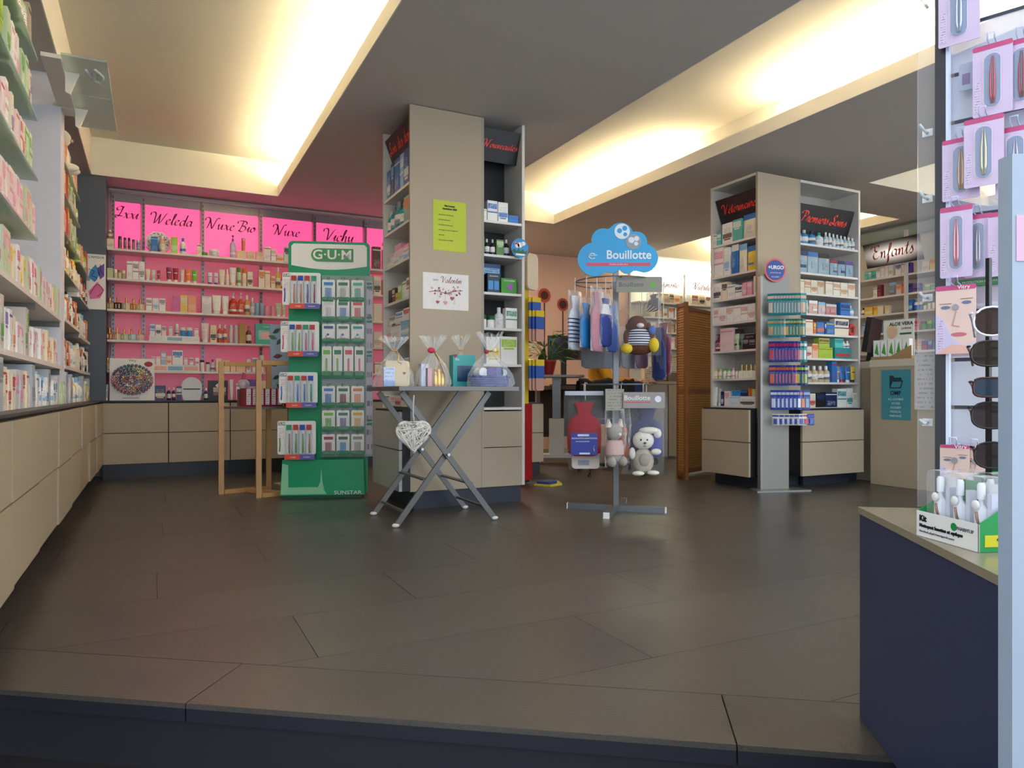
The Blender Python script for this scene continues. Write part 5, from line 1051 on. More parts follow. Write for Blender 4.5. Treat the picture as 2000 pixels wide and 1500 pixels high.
zb = hz(894); t = hang('hot_water_bottle', 'navy hot-water bottle in clear bag behind the white rabbit', 'hot-water bottle', hxl(1262), -.035, zb); q = MB(); hwb(q,.2,.05,.30); q.obj('bottle', mat('#2c2f5c',.9,0,.15,90,0,.4), t); MB().box(.02,.08,-.032,-.028,.02,.14).obj('label', mat('#3a3f9a',.5), t); bagshell(t,.25,.08,.36); hook(t,.36,zlow-zb+.012)
# ================================================================ PLASTER STAND (slim grey) IN FRONT OF THE RIGHT PILLAR
UX, UY = onY(1515, 3.76)[0], 3.76; DU = SN*UX+CS*UY; uz = lambda py: zat(py, DU); M_alu = mat('#8f8f8a', .35, .5, .03, 15)
US = thing('plaster_stand', 'slim grey metal stand with round blue sign and hooks of plasters', 'display stand', (UX, UY, 0), -.25)
ux = lambda px: (px-1515)/FP*DU*1.02
MB().prism([(-.20,-.09),(.22,-.10),(.20,.06),(-.16,.07)], 0, .010, 'z').obj('foot_plate', M_alu, US)
MB().box(ux(1488),ux(1545),.01,.035,.0101,uz(536)).obj('upright_panel', mat('#8c8a82', .4, .3, .03, 10), US); MB().box(ux(1483),ux(1488)-.0005,-.0,.04,.0101,uz(540)).obj('side_rail', M_alu, US)
for r, c, y in ((.0845,'#e0604f',-.004),(.072,'#27489a',-.0065)):
    o = MB().lathe([(r,0),(r,.0025 if y > -.005 else .0024)], 32).obj('round_sign', mat(c,.4), US, (ux(1513),y,uz(528))); o.rotation_euler = (math.pi/2,0,0)
sans('+URGO', .036, M_whitep, US, (ux(1514),-.0098,uz(523)), bold=.0012); sans('prend soin de', .015, M_whitep, US, (ux(1513),-.0098,uz(533))); sans('vos pieds !', .015, M_whitep, US, (ux(1513),-.0098,uz(541)))
prow = [(576,618,(('#178d92','#e8c8b8'),)*11+(('#12888a','#d8b090'),)*1, 1494,1553),(625,660,(('#1b9a98','#d8a070'),)*5+(('#127a80','#d8c070'),)*6, 1494,1553),(668,708,(('#2a3f9c','#d02a4a'),)*9+(('#1b8f8e','#e8e8e8'),)*2, 1496,1556),(714,753,(('#2a3f9c','#e86a2a'),)*8+(('#24348a','#b8d83a'),)*3, 1497,1558),(762,800,(('#2f4fb0','#e8ecf4'),)*7+(('#2f4fb0','#e88a5a'),('#24348a','#8ab0d8')), 1499,1566),(808,830,(('#e8e4e0','#2f4fb0'),)*6+(('#e8e4e0','#d83a4a'),('#24348a','#3a6ad0')), 1502,1577)]
for ri, (y0,y1,cc,p0,p1) in enumerate(prow):
    n = len(cc); z0, z1 = uz(y1), uz(y0); H = z1-z0; rr = Matrix.Rotation(-.25,3,'Z')
    for s_ in (.25,.75): MB().tube([(ux(p0)+(ux(p1)-ux(p0))*s_,.009,z1-.01),(ux(p0)+(ux(p1)-ux(p0))*s_,-.14,z1-.008)], .002, 4).obj('hook', M_chrome, US)
    for k in range(n):
        x = ux(p0)+(ux(p1)-ux(p0))*(k+.5)/n; a, c = cc[k]; lead = k == n-1 or (k+1 < n and cc[k+1] != cc[k]); w = .052
        loc = Vector((UX,UY,0))+rr @ Vector((x+(.0 if lead else .0), -.05-.007*k-(.0), z0))
        prod('k', tuple(loc), -.25-(.05 if lead else 1.0), w, .012, H, a, c, f'{cname(a)}-and-{cname(c)} blister card, {ordn(k)} from left in {ordn(ri)} row of slim stand', 'blister cards on the slim plaster stand')
NMB = 'child_care_carton'
# ================================================================ COUNTER
CX = 4.95
CT = thing('service_counter', 'beige service counter with pale top beside the right shelf pillar', 'counter', (CX, 2.2, 0))
MB().box(0,.55,0,1.50,.002,.90).obj('front_panel', M_beige, CT); MB().box(-.004,.60,-.02,1.505,.9005,.955).obj('counter_top', mat('#cfc4b0', .4), CT)
t = thing('wall_poster', 'teal poster with folder symbol on the counter front', 'poster', (CX-.0008, onX(1750, CX)[0], 0), -math.pi/2)
dq = onX(1750, CX)[1]; w = abs(onX(1779, CX)[0]-onX(1722, CX)[0]); za, zb = zat(820, dq), zat(722, dq)
MB().box(-w/2,w/2,-.002,0,za,zb).obj('sheet', mat('#3f8f9c', .5), t)
H = zb-za; MB().prism([(-.05,zb-.14),(-.05,zb-.045),(-.02,zb-.045),(-.01,zb-.06),(.045,zb-.06),(.045,zb-.08),(.06,zb-.08),(.04,zb-.14)], -.0028, -.0021).obj('folder_print', mat('#16363c'), t); MB().prism([(-.042,zb-.132),(-.025,zb-.09),(.048,zb-.09),(.034,zb-.132)], -.0034, -.0029).obj('folder_print', mat('#3f8f9c',.5), t)
sans('DMP', .042, mat('#16363c'), t, (0,-.003,zb-.175), bold=.001)
for i, s in enumerate(('ICI, OUVREZ','VOTRE','DOSSIER','MÉDICAL','PARTAGÉ.')): sans(s, .022, mat('#cfe2e2'), t, (0,-.003,zb-.222-i*.031))
t = thing('cream_display', 'brown counter display of green-and-white creams with a portrait header', 'display box', (CX+.2, onX(1748, CX+.2)[0], .9555), -math.pi/2+.1)
MB().box(-.16,.16,-.06,.06,0,.03).obj('tray', mat('#a5845a', .6), t); MB().prism([(.0,.03),(.16,.03),(.16,.11)], -.062, -.058).obj('tray_flap', mat('#a5845a', .6), t)
hd = MB().box(-.12,.12,.05,.055,.03,.32).obj('header_card', mat('#e7e4da', .5), t); sans('ALOE VERA', .036, M_dark, hd, (.02,.0492,.285), bold=.001); sans('crème', .03, M_dark, hd, (.06,.0492,.25)); MB().box(.01,.1,.0488,.0499,.20,.215).obj('green_bar', mat('#2f6a4a'), hd)
MB().lathe([(1,0),(1,.001)], 16, (0,0,0), .034, .045).obj('portrait_print', mat('#e0b898',.6), hd, (-.05,.0495,.22)).rotation_euler = (math.pi/2,0,0); MB().lathe([(1,0),(1,.0005)], 16, (0,0,0), .048, .06).obj('hair_print', mat('#d8cc9a',.6), hd, (-.052,.0499,.23)).rotation_euler = (math.pi/2,0,0)
for k in range(5): B = MB().box(-.145+k*.058,-.095+k*.058,-.05,.0,.031,.16).obj('cream_carton', M_whitep, t); MB().prism([(-.135+k*.058,.06),(-.1+k*.058,.04),(-.115+k*.058,.14)], -.0512, -.0501).obj('leaf_print', mat('#4f9a3c',.5), B)
MB().box(.15,.60,1.506,1.95,.002,.90).obj('return_body', M_beige, CT); MB().box(.15,.60,1.506,1.96,.9005,.955).obj('return_top', mat('#cfc4b0', .4), CT)
t = thing('monitor', 'black monitor seen edge-on at the left end of the counter', 'monitor', (CX+.33, 3.98, .9555), -2.75)
MB().box(-.10,.10,-.08,.08,0,.012).obj('base', M_blackp, t); MB().bar((0,.02,.012),(0,.04,.14),.05,.02).obj('stem', M_blackp, t); o = MB().box(-.17,.17,-.02,.02,0,.28).obj('screen', M_blackp, t, (0,.02,.08)); o.rotation_euler = (-.15,0,0)
# ================================================================ CHILD-CARE SHELVES ON THE RIGHT WALL
EX = 7.0; GE = 'products on the child-care wall'
d0 = onX(1690, EX)[1]; ZE = [zat(y, d0) for y in (547,583,617,653,690,728)]
SB = thing('wall_shelves', 'white wall shelves with black child-care sign under a glass canopy', 'shelves', (EX, 3.2, 0)); wl = 3.0
MB().box(.31,.345,0,wl,.0,2.38).obj('back_panel', M_white, SB)
for z in ZE: MB().box(0,.309,0,wl,z-.02,z).obj('shelf_board', M_shelf, SB)
ya, yb = onX(1815, EX)[0]-3.2, onX(1801, EX)[0]-3.2
MB().box(.02,.308,ya-.12,ya-.10,.95,2.38).obj('red_panel', mat('#c0301f', .4), SB); MB().box(.296,.309,ya-.6,yb,.95,2.38).obj('red_back', mat('#c0301f', .4), SB)
for z in (2.40,): MB().box(-.18,.30,0,wl,z,z+.012).obj('glass_canopy', M_glass, SB)
for y in (1.6, 2.9): MB().box(-.02,.01,y,y+.03,0,2.399).obj('post', M_edge, SB)
y0, y1 = onX(1800, EX-.08)[0], onX(1690, EX-.08)[0]
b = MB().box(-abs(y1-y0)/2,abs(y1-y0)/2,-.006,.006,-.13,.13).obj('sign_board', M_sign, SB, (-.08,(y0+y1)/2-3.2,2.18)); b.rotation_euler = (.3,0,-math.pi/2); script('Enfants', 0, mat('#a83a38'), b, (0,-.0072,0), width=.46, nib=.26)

def spot_glow_sign():  # spotlight pool on the board, put into the material as a radial emission
    m, n, l, bb = newmat('sign_painted_glow'); co = n.new('ShaderNodeTexCoord'); mp = n.new('ShaderNodeMapping'); mp.inputs['Scale'].default_value = (1.9, 1, 7)
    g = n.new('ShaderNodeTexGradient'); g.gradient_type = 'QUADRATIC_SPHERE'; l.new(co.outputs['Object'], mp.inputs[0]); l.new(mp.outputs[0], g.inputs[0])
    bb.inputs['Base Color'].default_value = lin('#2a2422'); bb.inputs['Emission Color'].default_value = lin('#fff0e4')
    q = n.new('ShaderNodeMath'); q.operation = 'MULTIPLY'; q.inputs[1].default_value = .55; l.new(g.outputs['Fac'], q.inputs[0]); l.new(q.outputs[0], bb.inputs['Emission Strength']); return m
b.data.materials[0] = spot_glow_sign()
rows_e = ['180 205 60 b q w;207 232 62 b q w;234 262 64 b q t;266 296 85 b w e;300 326 85 b w e;328 354 85 b w P;357 384 88 b w e;407 448 84 b w v;452 478 86 b w v;482 518 80 b v n;604 654 70 b c e;660 706 85 b y o',
 '246 272 70 b w m;274 302 90 b m k;354 408 95 g s L;413 448 72 b P o;450 484 72 b o v;488 530 70 b v k;534 584 64 b v k;622 662 50 b #7ab88a w;664 704 50 b #7ab88a w',
 '150 178 62 o w k;180 240 62 b y c;244 274 64 b y o;276 316 66 b c y;330 360 60 b c y;484 532 85 b b w;536 566 62 j b w;568 600 62 j b w;604 630 48 j c g;634 660 46 j c w;664 700 46 j c w',
 '165 205 80 b L n;208 256 78 g b L;260 306 80 g b w;312 360 80 g #1f8f92 t;500 540 90 b P r;543 578 80 b p r;584 624 62 j g j;630 668 62 j g l;670 704 60 j t t',
 '210 268 60 b w r;400 440 66 b w g;444 490 66 b w l;528 562 80 b c p;564 596 80 b c p;600 640 70 b v r;644 676 70 b v L;680 704 66 b t v',
 '270 320 80 b w g;330 380 80 b w g;400 450 70 b w l;530 580 60 b c e;600 660 60 b t v']
for k, it in enumerate(rows_e): row(f'{ordn(k)} child-care wall shelf', GE, 'X', EX+.02, ZE[k], it, 1640, 3.75, '-x')
# ================================================================ REAR WALL: dietetics shelves, flowers, desk
NMB = 'dietary_carton'
YD = 7.6; X0, _ = onY(1262, YD); GD = 'products on the rear wall shelves'
DS = thing('wall_shelves', 'white rear wall shelves with two lit script signs above', 'shelves', (X0-.1, YD, 0)); wl = 1.9
dd = onY(1320, YD)[1]; ZD = [zat(y, dd) for y in (592,621,650,680,715,750)]
MB().box(0,wl,.20,.235,.0,2.4).obj('back_panel', M_white, DS)
for z in ZD: MB().box(0,wl,0,.199,z-.02,z).obj('shelf_board', M_shelf, DS)
MB().box(0,wl,-.15,.19,2.30,2.312).obj('glass_canopy', M_glass, DS); xq = onY(1334, YD)[0]-X0+.1; MB().box(xq-.015,xq+.015,-.03,-.001,0,2.299).obj('post', M_edge, DS)
for p0, p1, tx in ((1268,1330,'Diagnostic'),(1338,1400,'Nutrition')):
    a, b_ = onY(p0, YD)[0], onY(p1, YD)[0]; z0, z1 = zat(573, dd), zat(546, dd)
    b = MB().box(-(b_-a)/2,(b_-a)/2,-.005,.005,-(z1-z0)/2,(z1-z0)/2).obj('sign_board', emis('#e8ddd8', .45), DS, ((a+b_)/2-X0+.1,-.04,(z0+z1)/2)); b.rotation_euler = (.3,0,0); script(tx, 0, mat('#7a3a3a'), b, (0,-.0062,0), width=.36, nib=.24)
ltb = MB().box(0,wl,.12,.16,2.335,2.375).obj('strip_light', emis('#fff4dc', 16.0), DS)
for k, z in enumerate(ZD):
    it = ''; R = random.Random(90+k); x = 1272
    while x < 1382:
        w = R.uniform(8,12); c = R.choice(['w','c','w','e']); c2 = R.choice(['o','p','k','a','m']); it += f'{x:.1f} {x+w:.1f} {R.uniform(16,22):.1f} b {c} {c2};'; x += w+R.uniform(1,3)
    row(f'{ordn(k)} rear wall shelf', GD, 'Y', YD+.02, z, it, 0, 1)
# painted flowers on the peach wall
for k, (px, py, r, pb) in enumerate(((1063,577,15,740),(1099,595,13.5,740))):
    x, d = onY(px, 7.85); s = d/FP; t = thing('flower_decal', f"{('taller','shorter')[k]} red gerbera flower decal on the peach rear wall", 'wall decal', (x, 7.8485, zat(py, d)))
    for q in range(18):
        a = 2*math.pi*q/18; o = MB().prism([(-.018,.05),(.018,.05),(.024,r*s*.75),(0,r*s),(-.024,r*s*.75)], -.003-.0006*(q%2), -.001).obj('petal', mat('#b8452f', .7), t); o.rotation_euler = (0, a, 0)
    o = MB().lathe([(.055,0),(.055,.003)], 16).obj('flower_centre', mat('#4a2a1c',.8), t, (0,-.002,0)); o.rotation_euler = (math.pi/2,0,0)
    zb = zat(pb, d)-zat(py, d); MB().box(-.008,.008,-.003,-.001,zb,-.05).obj('stem', mat('#5a2a20',.8), t)
    for sgn in (-1,1): MB().prism([(0,zb*.62),(sgn*.06,zb*.54),(sgn*.13,zb*.50),(sgn*.10,zb*.58)], -.003, -.001).obj('leaf', mat('#4a4a2c',.8), t)
# height-adjustable desk trolley with plant and monitor
DX, DY = 3.55, 6.15; t = thing('desk_trolley', 'grey rolling desk on castors with round-edged top', 'desk', (DX, DY, 0), -TH); dz = 7.1
zt = zat(733, dz); MB().prism(rrect(-.27,.28,-.22,.22,.06), zt-.022, zt, 'z').obj('desk_top', mat('#8a8580',.4), t)
MB().box(-.02,.06,-.03,.05,.45,zt-.0225).obj('column', M_steel, t); MB().box(-.05,.09,-.06,.08,.10,.4499).obj('column_housing', M_edge, t); MB().prism(rrect(-.24,.32,-.07,.09,.05), .065, .0999, 'z').obj('base', mat('#cfc9c2',.5), t)
for x in (-.17, .27): o = MB().lathe([(.032,-.012),(.036,-.008),(.036,.008),(.032,.012)], 16).obj('castor', mat('#d8d8dc',.4), t, (x,-.03,.037)); o.rotation_euler = (math.pi/2,0,0)
t = thing('potted_plant', 'leafy green plant in a red pot on the rolling desk', 'plant', (DX-.06*CS, DY+.04, zt+.0006))
MB().lathe([(.055,0),(.085,.13),(.09,.15),(.08,.15),(.078,.13)], 16).obj('pot', mat('#8e1a1e', .3), t); MB().lathe([(.077,.125),(.001,.13)], 14, caps=False).obj('soil', mat('#3a2a20', .9), t)
R = random.Random(4); M_lf = [mat('#2f6a2a', .45, 0, .2, 30), mat('#437f35', .45, 0, .2, 30)]
for k in range(46):
    a = R.uniform(0,6.283); r = R.uniform(.05,.24); z = .14+R.uniform(.03,.28)*(1.25-r*2.2); dx, dy = math.cos(a), math.sin(a); L = R.uniform(.10,.15); wd = L*.42
    ax = Vector((dx,dy,R.uniform(-.7,.25))).normalized(); sd = Vector((-dy,dx,0)); p = Vector((dx*r,dy*r,z)); nrm = ax.cross(sd).normalized()
    b = MB(); pts = [p, p+ax*L*.35+sd*wd*.5-nrm*.006, p+ax*L*.7+sd*wd*.36, p+ax*L, p+ax*L*.7-sd*wd*.36, p+ax*L*.35-sd*wd*.5-nrm*.006, p+ax*L*.45+nrm*.004]
    b.add(pts, [(0,1,6),(1,2,6),(2,3,6),(3,4,6),(4,5,6),(5,0,6)]); b.obj('leaf', M_lf[k % 2], t)
    if k % 2 == 0: MB().tube([(dx*.02,dy*.02,.13),tuple((p+Vector((dx*.02,dy*.02,.13)))/2+Vector((0,0,.03))),tuple(p)], .0025, 4).obj('stalk', M_lf[0], t)
mx_, md = onY(1102, 6.9); t = thing('monitor', 'black flat monitor behind the plant', 'monitor', (mx_, 6.9, 0), -TH*.6)
z0, z1 = zat(703, md), zat(656, md); MB().box(-.19,.19,-.015,.015,z0,z1).obj('screen_housing', M_blackp, t); MB().box(-.175,.175,-.0165,-.0155,z0+.02,z1-.02).obj('screen', mat('#20242a', .15), t); MB().box(-.03,.03,.016,.04,.80,z1-.1).obj('stand_post', M_blackp, t); MB().box(-.14,.14,-.10,.12,.78,.80).obj('stand_foot', M_blackp, t); 
t = thing('side_desk', 'low dark desk carrying the black monitor', 'desk', (mx_, 6.9, 0)); MB().box(-.5,.5,-.25,.3,.74,.7795).obj('desk_top', mat('#5a4a40',.5), t); 
for x in (-.46,.46):
    for y in (-.22,.26): MB().box(x-.02,x+.02,y-.02,y+.02,0,.7399).obj('leg', M_steel, t)
MB().box(-.44,.44,.24,.26,.2,.7399).obj('modesty_panel', mat('#4a3a30',.6), t)
drawer_unit('drawer_cabinet', 'small beige drawer cabinet seen behind the red display stand', .22, .4, .11, .36, .62, (2.79, 5.4, 0), 0, None)
# grey counter and brochure table at the back
zz = onY(1270, 6.2)[0]; t = thing('side_counter', 'grey-beige side counter behind the hanging rack', 'counter', (zz, 6.2, 0)); MB().box(-.18,.42,0,.4,.02,.80).obj('cabinet_body', M_beige_dk, t); MB().box(-.2,.44,-.02,.41,.8005,.83).obj('counter_top', M_beige, t); MB().box(.24,.42,-.012,-.0005,.02,.79).obj('end_panel', M_beige, t)
for k, (px, c, h) in enumerate(((1268,'#d8c8b0',.16),(1292,'#c8a888',.20),(1312,'#e0d8c8',.22))): x = onY(px, 6.3)[0]; q = thing('gift_bag_paper', f"{('cream paper bag','brown patterned gift bag','tall white patterned bag')[k]} on the side counter", 'bag', (x, 6.32, .8306), .1*k); MB().prism([(-.07,0),(.07,0),(.075,h),(-.075,h)], -.03, .03).obj('bag', printed(c,'#6a4a30',k), q); b = MB(); b.tube([(-.03,-.03,h-.01),(-.025,-.03,h+.05),(.025,-.03,h+.05),(.03,-.03,h-.01)], .003, 4); b.obj('handle', mat('#c8b898'), q)
# ================================================================ PERSON AT THE DESK (seen from behind the rack)
PX_, PY_ = 3.72, 5.66
st = thing('stool', 'round dark stool under the seated person', 'stool', (PX_, PY_, 0)); MB().lathe([(.17,.42),(.18,.44),(.18,.46),(.16,.47)], 18).obj('seat', M_dark, st); MB().lathe([(.025,.04),(.025,.4199)], 10).obj('post', M_steel, st)
for k in range(5): a = 2*math.pi*k/5; MB().bar((.02*math.cos(a),.02*math.sin(a),.035),(.22*math.cos(a),.22*math.sin(a),.02),.03,.02).obj('leg', M_blackp, st)
pr = thing('person', 'seated person in a mustard yellow top and dark trousers at the rolling desk', 'person', (PX_, PY_, 0), math.radians(62))
def skin_mesh(name, verts, edges, m, parent, sub=2, root=0):
    me = bpy.data.meshes.new(name); me.from_pydata([v[:3] for v in verts], edges, []); o = bpy.data.objects.new(name, me); COL.objects.link(o); o.modifiers.new('s', 'SKIN').use_smooth_shade = True
    me.skin_vertices.new() if not me.skin_vertices else None
    for i, v in enumerate(verts): sv = me.skin_vertices[0].data[i]; sv.radius = (v[3], v[4] if len(v) > 4 else v[3]); sv.use_root = i == root
    s = o.modifiers.new('d', 'SUBSURF'); s.levels = sub; s.render_levels = sub
    dg = bpy.context.evaluated_depsgraph_get(); me2 = bpy.data.meshes.new_from_object(o.evaluated_get(dg)); bpy.data.objects.remove(o); me2.materials.clear(); return link(name, me2, m, parent)
M_skin = mat('#d6a184', .55, 0, .05, 30)
V = [(0,0,.56,.15,.12),(0,-.01,.72,.14,.11),(0,-.02,.90,.155,.11),(0,-.02,1.02,.12,.09),(0,-.02,1.10,.05),(0,-.03,1.16,.048),
     (-.19,-.02,1.0,.06),(-.24,-.10,.80,.048),(-.16,-.33,.80,.036),(-.15,-.40,.80,.026),(.19,-.02,1.0,.06),(.24,-.12,.80,.048),(.14,-.34,.82,.036),(.13,-.41,.82,.026),
     (-.10,-.03,.53,.095),(-.12,-.44,.54,.075),(-.12,-.46,.12,.045),(-.12,-.56,.05,.035),(.10,-.03,.53,.095),(.12,-.44,.54,.075),(.12,-.46,.12,.045),(.12,-.56,.05,.035)]
E = [(0,1),(1,2),(2,3),(3,4),(4,5),(3,6),(6,7),(7,8),(8,9),(3,10),(10,11),(11,12),(12,13),(0,14),(14,15),(15,16),(16,17),(0,18),(18,19),(19,20),(20,21)]
body = skin_mesh('body', V, E, M_skin, pr)
me = body.data; me.materials.append(mat('#d69a1c', .85, 0, .1, 60, 0, .3)); me.materials.append(mat('#20222c', .85, 0, .1, 60, 0, .2)); me.materials.append(M_blackp)
for p in me.polygons:
    c = p.center
    if c.z < .09 and c.y < -.3: p.material_index = 3
    elif c.z < .625 : p.material_index = 2
    elif c.z < 1.095 and not (c.y < -.32): p.material_index = 1
b = MB(); b.ball((0,-.045,1.265),.075,.092,.112,16,12); b.ball((0,-.135,1.255),.013,.018,.018,8,6); b.ball((-.075,-.04,1.26),.012,.02,.03,8,6); b.ball((.075,-.04,1.26),.012,.02,.03,8,6); b.obj('head', M_skin, pr)
for s in (-1,1): MB().ball((s*.03,-.128,1.275),.011,.008,.008,8,6).obj('eye', M_blackp, pr)
MB().ball((0,-.13,1.215),.022,.008,.006,8,6).obj('mouth', mat('#a8564a'), pr); b = MB(); b.ball((0,-.02,1.295),.088,.098,.10,16,10); b.ball((0,.05,1.22),.075,.06,.11,14,8); b.obj('hair', mat('#2a1c14', .6, 0, .2, 60), pr)
for s, bx_, bz in ((-1,-.15,.80),(1,.13,.82)):
    b = MB(); b.ball((bx_,-.445,bz),.036,.045,.016,10,8)
    for q, (fx, fl) in enumerate(((-.027,.055),(-.009,.065),(.009,.062),(.027,.048))): b.tube([(bx_+fx,-.475,bz),(bx_+fx*1.1,-.475-fl*.6,bz+.006),(bx_+fx*1.1,-.475-fl,bz-.012)], [.009,.0085,.007], 6)
    b.tube([(bx_-s*.03,-.43,bz),(bx_-s*.055,-.46,bz-.002),(bx_-s*.055,-.49,bz-.008)], [.011,.0095,.008], 6); b.obj('hand', M_skin, pr)
# visitor chair with a dark coat over its back, right behind the rack
CHX, CHY = onZ(1192, 925, .0)[0], onZ(1192, 925, .0)[1]
ch = thing('visitor_chair', 'dark visitor chair with chrome legs behind the hanging rack', 'chair', (CHX, CHY, 0), -TH+.1)
MB().prism(rrect(-.24,.24,-.22,.22,.05), .44, .48, 'z').obj('seat', mat('#20264a',.8), ch); MB().prism(rrect(-.23,.23,.52,.80,.05), -.25, -.22).obj('backrest', mat('#20264a',.8), ch)
for x, y in ((-.22,-.2),(.22,-.2),(-.22,.2),(.22,.2)): MB().tube([(x*.95,y*.95,.4399),(x*1.05,y*1.08,.02)], .012, 8).obj('leg', M_chrome, ch); MB().lathe([(.015,0),(.015,.0199)], 8, (x*1.05,y*1.08,0)).obj('rubber_foot', M_blackp, ch)
for x in (-.2,.2): MB().tube([(x,-.2,.4801),(x,-.235,.54)], .012, 6).obj('back_post', M_chrome, ch)
q = thing('coat', 'black fluffy coat draped over the visitor chair back', 'coat', (CHX, CHY, 0), -TH+.1); b = MB(); R = random.Random(8)
vs = []; n = 14
for i in range(n+1):
    for j, (y, z) in enumerate(((-.20,.60),(-.215,.79),(-.235,.815),(-.262,.79),(-.275,.60),(-.28,.50))): vs.append((-.36+.5*i/n+.02*j*(i==0), y-(0 if j<3 else R.uniform(0,.015)), z+(R.uniform(-.01,.012))+(.012*math.sin(i))))
b.add(vs, [(i*6+j,(i+1)*6+j,(i+1)*6+j+1,i*6+j+1) for i in range(n) for j in range(5)], True); b.obj('cloth', mat('#15130f', .95, 0, .4, 90, 0, .8), q)
# ================================================================ WICKER FOLDING SCREEN
M_wk = mat('#a8783a', .6, 0, .3, 90, 0, .6); M_wf = mat('#8a5428', .5, 0, .15, 30)
def leaf(t, a, b_, h):
    a, b_ = Vector((*a, 0)), Vector((*b_, 0)); d = (b_-a).normalized(); nrm = Vector((-d.y, d.x, 0)); L = (b_-a).length
    P = MB().obox((a+b_)/2+Vector((0,0,h/2)), d*(L/2-.024), nrm*.007, Vector((0,0,h/2-.04))).obj('wicker_panel', M_wk, t)
    for p in (a+d*.012, b_-d*.012): MB().bar(p, p+Vector((0,0,h)), .024, .03).obj('frame_post', M_wf, t)
    for z in (.035, h*.5, h-.02): MB().bar(a+d*.025+Vector((0,0,z)), b_-d*.025+Vector((0,0,z)), .03, .03).obj('frame_rail', M_wf, t)
    q = MB(); k = 0; z = .07
    while z < h-.06:
        for s in (-1, 1):
            if abs(z-h*.5) > .03: q.bar(a+d*.026+nrm*s*.009+Vector((0,0,z)), b_-d*.026+nrm*s*.009+Vector((0,0,z)), .008, .012)
        z += .021
    o = q.obj('wicker_strands', mat('#c4934f', .6, 0, .4, 160), t); o['kind'] = 'stuff'
FS = thing('folding_screen', 'brown wicker folding screen between the rear wall and right pillar', 'screen', (0,0,0))
leaf(FS, (3.852,4.538), (3.90,4.70), 1.44); leaf(FS, (3.93,4.73), (4.62,5.02), 1.44)
# ================================================================ RED AND YELLOW SHOE-INSOLE STAND beside the middle pillar
t = thing('insole_stand', 'narrow yellow and red floor stand hung with packs beside middle pillar', 'display stand', (2.56, 4.9, 0), .5)
MB().box(-.035,.06,0,.03,.62,1.72).obj('back_panel', mat('#d8c022',.5), t); MB().box(-.04,.065,-.03,.05,.03,.6195).obj('base_panel', mat('#a3161a',.4), t); MB().prism([(-.05,-.12),(.14,-.10),(.24,-.16),(.10,-.28),(-.03,-.26)], 0, .012, 'z').obj('foot_plate', mat('#c8b41e',.5), t); MB().prism([(-.02,-.13),(.13,-.12),(.19,-.165),(.09,-.24),(-.01,-.23)], .0121, .03, 'z').obj('foot_pad', mat('#1f3f7a',.5), t); MB().box(-.02,.04,-.02,.03,.012,.0299).obj('foot_post', M_dark, t)
MB().prism(rrect(-.03,.12,1.50,1.78,.04), -.05, -.03).obj('header_card', mat('#d8ccb8',.5), t)
hb = Vector((2.56,4.9,0)); hr = Matrix.Rotation(.5,3,'Z')
for k in range(3):
    for q in range(3):
        z0 = (1.10,.72,1.28)[k] if k < 2 else 1.26
        if k == 2 and q == 2: continue
        p = hb+hr @ Vector((.045+q*.018, -.05-q*.02, z0)); H = .24 if k < 2 else .18
        u = thing('insole_pack', f"{('blue insole pack with yellow header','lower blue insole pack with yellow header','yellow printed pack')[k]}, {ordn(q)} on yellow stand hook", 'package', tuple(p), .2, 'packs on the yellow stand')
        MB().prism(rrect(-.04,.04,0,H*.45,.015,3), -.004, .004).obj('insole', mat('#c89a8a',.7), u); MB().box(-.042,.042,-.005,.005,H*.4,H*.8).obj('card', mat('#2450a8',.5), u); MB().box(-.042,.042,-.006,.006,H*.8,H).obj('header_card', mat('#e0c022',.5), u); MB().tube([(0,0,H-.005),(0,.06+q*.02,H+.005)], .002, 4).obj('hook', M_chrome, u)
# ================================================================ WINDOW PLINTH AT THE RIGHT OF THE DOOR
PC = Vector((1.366, 1.047, 0)); prz = math.atan2(E1.y, E1.x)
PL = thing('window_plinth', 'dark navy window plinth with beige top beside the entrance step', 'plinth', tuple(PC), prz)   # local x = along the facade, y = into the shop
MB().box(0,1.6,-.17,0,.001,.44).obj('rear_body', mat('#2c3350', .5, 0, .05, 40), PL); MB().box(0,1.6,-.72,-.2115,-.159,.44).obj('front_body', mat('#2c3350', .5, 0, .05, 40), PL)
MB().box(0,1.6,-.2114,-.1701,.001,.44).obj('middle_body', mat('#2c3350', .5, 0, .05, 40), PL)
MB().box(-.003,1.6,-.72,.003,.4401,.454).obj('top_board', mat('#8d836c', .22, 0, .04, 10), PL)
# pale standing panel at the right edge of the doorway
rx, ry = ray(1977); D = .74
t = thing('standing_panel', 'pale blue-grey standing panel at the right edge of the doorway', 'panel', (D*rx, D*ry, -.16), -TH+.05)
MB().box(0,.30,0,.02,.012,zat(300, D)+.16).obj('panel', mat('#93a0ae', .35), t); MB().box(-.0,.30,-.01,.06,0,.0119).obj('foot', M_steel, t); MB().box(.004,.30,-.001,-.0001,zat(510,D)+.16,zat(420,D)+.16).obj('pink_patch', mat('#c8a0b4', .4), t)  # pink patch across the upper part of the panel
